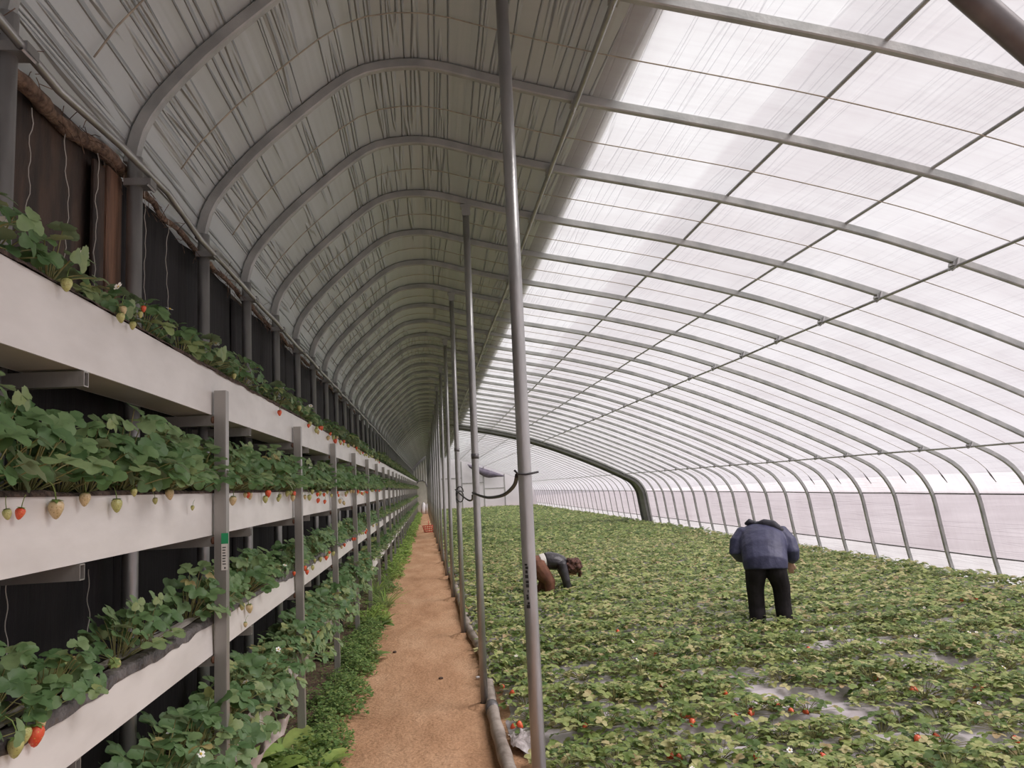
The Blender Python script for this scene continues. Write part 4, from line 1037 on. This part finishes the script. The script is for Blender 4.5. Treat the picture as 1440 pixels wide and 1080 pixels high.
m = MB(); m.tube([(-.02+.02*i, YEND-.7, z) for i, z in enumerate(np.linspace(0, 2.9, 6)*0+np.linspace(.02, .02, 6))], .02, 5)
V = []; m = MB(); n = 24  # dark sheet added to stand in for the open gap over the wall top
for i in range(n+1):
    t = i/n; x = 2.75+2.65*t; zt = z_at_x(x)-.16; d = .52*math.sin(PI*t**.8)**.7*(1-.15*math.sin(9*t))
    V += [(x, YEND-.35, zt), (x, YEND-.42, zt-d*.5), (x, YEND-.36, zt-d)]
m.add(V, [(i*3+k, (i+1)*3+k, (i+1)*3+k+1, i*3+k+1) for i in range(n) for k in range(2)])
o = obj('gap_sheeting', m, 'sheeting'); modif(o, 'SOLIDIFY', thickness=.01); tag(o, 'dark stand-in tarp hanging under the roof at the far end wall', 'sheeting')

# ------------------------------------------------------------------ people
def solid(name, mb, mat, parent, voxel, smooth=6, loc=(0, 0, 0)):
    o = obj(name, mb, mat, parent, loc)
    modif(o, 'REMESH', mode='VOXEL', voxel_size=voxel, use_smooth_shade=True)
    modif(o, 'SMOOTH', factor=.5, iterations=smooth)
    return o
def hand(mb, w, d, side, s=1., curl=.5):
    d = Vector(d).normalized(); sv_ = Vector(side); sv_ = (sv_-d*sv_.dot(d)).normalized(); nrm = d.cross(sv_)
    w = Vector(w); mb.tube([w-d*.03, w, w+d*.05*s, w+d*.085*s], [(.020, .022), (.026, .017), (.038, .015), (.036, .013)], 10, side=sv_)
    for k, (o_, L) in enumerate(((-.028, .062), (-.010, .074), (.009, .070), (.026, .056))):
        b_ = w+d*.08*s+sv_*o_*s; c1 = b_+d*L*.5*s+nrm*L*.12*curl; c2 = c1+d*L*.35*s*(1-.4*curl)+nrm*L*.35*curl; mb.tube([b_-d*.01, b_, c1, c2], [.0095, .009, .0085, .007], 7)
    t0 = w+d*.02*s-sv_*.026*s; mb.tube([t0, t0+d*.03-sv_*.022, t0+d*.06-sv_*.026+nrm*.012], [.012, .0105, .008], 7)
def face(mb, c, fwd, up, s=1.):
    c, f, u = Vector(c), Vector(fwd).normalized(), Vector(up).normalized(); sd = f.cross(u).normalized()
    mb.tube([c-u*.105*s+f*.02*s, c-u*.08*s+f*.015*s, c-u*.03*s, c+u*.04*s-f*.008*s, c+u*.09*s-f*.01*s, c+u*.115*s-f*.01*s], [(.03*s, .035*s), (.056*s, .066*s), (.072*s, .09*s), (.076*s, .098*s), (.058*s, .075*s), (.02*s, .03*s)], 14, side=sd)
    mb.tube([c+f*.085*s+u*.02*s, c+f*.108*s-u*.02*s, c+f*.085*s-u*.032*s], [.008*s, .015*s, .010*s], 7)
    mb.tube([c+f*.082*s-u*.058*s-sd*.022*s, c+f*.09*s-u*.058*s, c+f*.082*s-u*.058*s+sd*.022*s], [.005*s, .008*s, .005*s], 6)
    for q in (-1, 1):
        mb.ball(tuple(c+sd*q*.077*s-f*.005*s), (.012*s, .016*s, .028*s), 8, 6); mb.ball(tuple(c+f*.080*s+sd*q*.03*s+u*.012*s), (.013*s,)*3, 8, 6)
# the man: seen from behind, bent forward over the plants
mr = Vector((MANX, MANY, 0))
B = MB(); T_ = MB(); J = MB(); H = MB(); Sh = MB()
hipL, hipR = Vector((-.105, .02, .69)), Vector((.105, .02, .69))
footL, footR = Vector((-.125, -.02, .04)), Vector((.150, .02, .04))
kneeL, kneeR = Vector((-.125, .03, .36)), Vector((.14, .05, .37))
pel = Vector((0, .02, .735)); spine = Vector((0, .22, .90)); chest = Vector((0, .37, .965)); neck = Vector((-.005, .52, .985)); headc = Vector((-.02, .63, .90))
B.tube([pel-Vector((0, .03, .06)), pel, spine, chest, neck-Vector((0, .05, 0)), neck, headc+Vector((0, -.05, .03))], [(.13, .10), (.155, .11), (.15, .105), (.175, .11), (.09, .08), (.055, .055), (.055, .055)], 14, side=(1, 0, 0))
face(B, headc, (0, .45, -.9), (0, .9, .42), .95)
for hp_, kn, ft in ((hipL, kneeL, footL), (hipR, kneeR, footR)):
    B.tube([hp_+Vector((0, 0, .03)), hp_, kn, ft+Vector((0, 0, .06)), ft], [.085, .085, .055, .04, .038], 10); B.tube([ft+Vector((0, -.03, -.01)), ft+Vector((0, .08, -.015)), ft+Vector((0, .16, -.02))], [.035, .036, .028], 8)
armL = [Vector((-.205, .36, .965)), Vector((-.285, .25, .80)), Vector((-.19, .38, .70))]
armR = [Vector((.205, .36, .965)), Vector((.29, .25, .79)), Vector((.27, .31, .675))]
for A_ in (armL, armR): B.tube([A_[0]+Vector((-A_[0].x*.4, 0, 0)), A_[0], A_[1], A_[2]], [.06, .055, .045, .028], 10)
hand(B, armL[2], (.45, .9, -.5), (1, 0, 0), .95); hand(B, armR[2], (-.05, .1, -1), (-1, .2, 0), .95)
man = solid('person', B, 'skin', None, .008, 4, tuple(mr)); man.rotation_euler = (0, 0, -.39); tag(man, 'person in a navy hooded jacket and black trousers, bending over plants, seen from behind', 'person', 'pickers in the field')
for hp_, kn, ft in ((hipL, kneeL, footL), (hipR, kneeR, footR)):
    sgn = 1 if hp_.x > 0 else -1
    T_.tube([hp_+Vector((-.03*sgn, .0, .10)), hp_+Vector((0, 0, .02)), hp_+Vector((.0, 0, -.09)), kn+Vector((0, 0, .08)), kn, kn-Vector((0, 0, .12)), ft+Vector((0, 0, .05)), ft+Vector((0, .0, .0))], [(.085, .085), (.112, .118), (.112, .12), (.094, .10), (.088, .092), (.086, .09), (.084, .092), (.085, .095)], 14, side=(1, 0, 0))
T_.tube([pel-Vector((0, .01, .02)), pel+Vector((0, .06, .06))], [(.19, .125), (.17, .11)], 14, side=(1, 0, 0))
solid('trousers', T_, 'blackcloth', man, .011, 5)
J.tube([Vector((0, .0, .635)), Vector((0, .01, .70)), Vector((0, .12, .82)), Vector((0, .24, .90)), Vector((0, .36, .955)), Vector((0, .45, .985)), Vector((0, .52, .99))], [(.222, .155), (.232, .165), (.238, .17), (.245, .165), (.25, .15), (.225, .125), (.10, .09)], 18, side=(1, 0, 0))
for A_ in (armL, armR):
    sgn = 1 if A_[0].x > 0 else -1
    J.tube([A_[0]+Vector((-.10*sgn, .02, .0)), A_[0]+Vector((.0, 0, .005)), A_[0]*.5+A_[1]*.5+Vector((.02*sgn, -.01, .01)), A_[1], A_[1]*.5+A_[2]*.5+Vector((.01*sgn, 0, 0)), A_[2]+Vector((0, 0, .015))], [.10, .10, .092, .085, .076, .056], 12)
for zz, y_ in ((.78, -.02), (.86, .075), (.93, .2)):          # quilting folds across the back
    J.tube([(-.2, y_+.03, zz-.02), (-.1, y_-.012, zz), (0, y_-.02, zz+.005), (.1, y_-.012, zz), (.2, y_+.03, zz-.02)], .012, 6)
solid('jacket', J, 'navy', man, .010, 4)
H.tube([(-.05, .38, 1.055), (.04, .35, 1.075), (.12, .33, 1.055), (.22, .31, .99)], [(.04, .06), (.06, .08), (.065, .085), (.035, .05)], 12); H.tube([(-.10, .46, 1.05), (-.05, .45, 1.075), (.03, .44, 1.07)], [(.025, .04), (.035, .05), (.04, .06)], 10)
H.tube([(-.17, .42, 1.085), (-.12, .41, 1.115), (-.06, .40, 1.09)], [(.016, .02), (.036, .04), (.03, .03)], 8)
solid('hood', H, 'hoodcloth', man, .009, 4)
hr = MB(); hr.tube([headc+Vector((0, -.075, .02)), headc+Vector((0, -.03, .075)), headc+Vector((0, .05, .085)), headc+Vector((0, .1, .04))], [(.05, .05), (.082, .05), (.08, .045), (.05, .03)], 12, side=(1, 0, 0)); solid('hair', hr, 'hair_black', man, .009, 3)
for ft in (footL, footR):
    sm_ = MB(); sm_.tube([ft+Vector((0, -.06, -.008)), ft+Vector((0, 0, .0)), ft+Vector((0, .1, -.006)), ft+Vector((0, .185, -.016))], [(.036, .03), (.046, .045), (.05, .038), (.032, .02)], 12, side=(1, 0, 0)); solid('shoe', sm_, 'shoe', man, .008, 3)
# the second picker, facing along +X, folded at the hip behind the nearest post
wy = at(775, 842, 2, 0.0).y - .25
wr = Vector((1.50, wy, 0))
B = MB(); T_ = MB(); J = MB()
pel = Vector((-.03, 0, .52)); spine = Vector((.14, 0, .565)); chest = Vector((.29, 0, .53)); neck = Vector((.39, 0, .50)); headc = Vector((.475, -.02, .435))
B.tube([pel+Vector((-.05, 0, -.03)), pel, spine, chest, neck, headc+Vector((-.03, 0, .02))], [(.12, .09), (.14, .10), (.12, .09), (.14, .09), (.05, .05), (.05, .05)], 14, side=(0, 1, 0))
face(B, headc, (.55, 0, -.83), (.83, 0, .55), .9)
legs = [(Vector((-.03, -.09, .50)), Vector((.12, -.12, .28)), Vector((.10, -.11, .04))), (Vector((-.03, .09, .50)), Vector((.08, .10, .27)), Vector((-.05, .11, .04)))]
for hp_, kn, ft in legs:
    B.tube([hp_, kn, ft+Vector((0, 0, .05)), ft], [.08, .05, .038, .036], 10); B.tube([ft+Vector((-.03, 0, -.012)), ft+Vector((.08, 0, -.016)), ft+Vector((.15, 0, -.02))], [.032, .034, .024], 8)
arms = [[Vector((.30, -.15, .51)), Vector((.345, -.18, .29)), Vector((.36, -.15, .10))], [Vector((.30, .15, .51)), Vector((.39, .19, .31)), Vector((.44, .14, .11))]]
for A_ in arms:
    B.tube([A_[0]+Vector((0, -A_[0].y*.4, 0)), A_[0], A_[1], A_[2]], [.05, .045, .038, .024], 10); hand(B, A_[2], (.15, 0, -1), (0, 1, 0), .85)
wom = solid('person', B, 'skin', None, .008, 4, tuple(wr)); tag(wom, 'person in a dark jacket and russet trousers with curly brown hair, folded over plants', 'person', 'pickers in the field')
for hp_, kn, ft in legs:
    T_.tube([hp_+Vector((.0, -hp_.y*.3, .05)), hp_, hp_*.5+kn*.5, kn, kn*.5+ft*.5, ft+Vector((0, 0, .03))], [.125, .125, .105, .085, .072, .065], 12)
T_.tube([pel+Vector((-.09, 0, -.05)), pel+Vector((-.03, 0, .0)), pel+Vector((.07, 0, .02))], [(.14, .12), (.16, .135), (.145, .115)], 14, side=(0, 1, 0))
solid('trousers', T_, 'browncloth', wom, .011, 5)
sh_ = MB(); sh_.tube([Vector((.02, 0, .545)), Vector((.10, 0, .565))], [(.15, .118), (.148, .115)], 14, side=(0, 1, 0)); solid('shirt', sh_, 'whitecloth', wom, .010, 3)
J.tube([Vector((.09, 0, .56)), Vector((.16, 0, .565)), Vector((.25, 0, .545)), Vector((.33, 0, .525)), Vector((.385, 0, .505))], [(.155, .125), (.165, .125), (.17, .12), (.15, .10), (.07, .065)], 16, side=(0, 1, 0))
for A_ in arms: J.tube([A_[0]+Vector((0, -A_[0].y*.5, .01)), A_[0], A_[1], A_[2]+Vector((0, 0, .03))], [.078, .072, .06, .042], 12)
solid('jacket', J, 'leather', wom, .010, 4)
hr = MB(); rr = random.Random(8)
hr.ball(tuple(headc+Vector((.0, 0, .035))), (.125, .115, .115), 14, 10)
for q in range(80):
    a, b = rr.uniform(0, 2*PI), rr.uniform(-.3, 1.0); dv = Vector((math.cos(a)*math.cos(b), math.sin(a)*math.cos(b), math.sin(b))); hr.ball(tuple(headc+Vector((.0, 0, .03))+dv*.118), (rr.uniform(.016, .034),)*3, 7, 5)
for q in range(10):
    yq = rr.uniform(-.08, .08); hr.tube([headc+Vector((.07, yq, .0)), headc+Vector((.10, yq, -.06)), headc+Vector((.085, yq, -.12))], [.03, .022, .012], 6)
solid('hair', hr, 'hair_brown', wom, .008, 2)
for _, _, ft in legs:
    sm_ = MB(); sm_.tube([ft+Vector((-.05, 0, -.008)), ft, ft+Vector((.09, 0, -.008)), ft+Vector((.165, 0, -.018))], [(.034, .03), (.042, .04), (.044, .034), (.028, .018)], 12, side=(0, 1, 0)); solid('shoe', sm_, 'shoe', wom, .008, 3)

# ------------------------------------------------------------------ light: an overcast sky, through the film
w = bpy.data.worlds.new('overcast_sky'); sc.world = w; w.use_nodes = True; nt = w.node_tree
for n in list(nt.nodes): nt.nodes.remove(n)
out = nt.nodes.new('ShaderNodeOutputWorld'); bg = nt.nodes.new('ShaderNodeBackground')
tc = nt.nodes.new('ShaderNodeTexCoord'); sp = nt.nodes.new('ShaderNodeSeparateXYZ'); nt.links.new(tc.outputs['Generated'], sp.inputs[0])
r = ramp(nt, sp.outputs[2], [(0, (.80, .80, .84)), (.35, (.93, .93, .96)), (1, (1, .995, 1))]); nt.links.new(r.outputs[0], bg.inputs['Color'])
bg.inputs['Strength'].default_value = .65
nt.links.new(bg.outputs[0], out.inputs[0])
sun = bpy.data.lights.new('hazy_sun', 'SUN'); sun.energy = 5.4; sun.angle = math.radians(38); sun.color = (1, .975, .94)
suno = bpy.data.objects.new('hazy_sun', sun); COL.objects.link(suno); suno.location = (6, -6, 12)
suno.rotation_euler = Vector((.60, -.26, .76)).to_track_quat('Z', 'Y').to_euler()
sc.view_settings.view_transform = 'Standard'; sc.view_settings.look = 'None'; sc.view_settings.gamma = 1.0
sc.view_settings.use_curve_mapping = False; sc.view_settings.exposure = 0.0
sc.cycles.max_bounces = 14; sc.cycles.diffuse_bounces = 6; sc.cycles.transmission_bounces = 12; sc.cycles.use_denoising = True
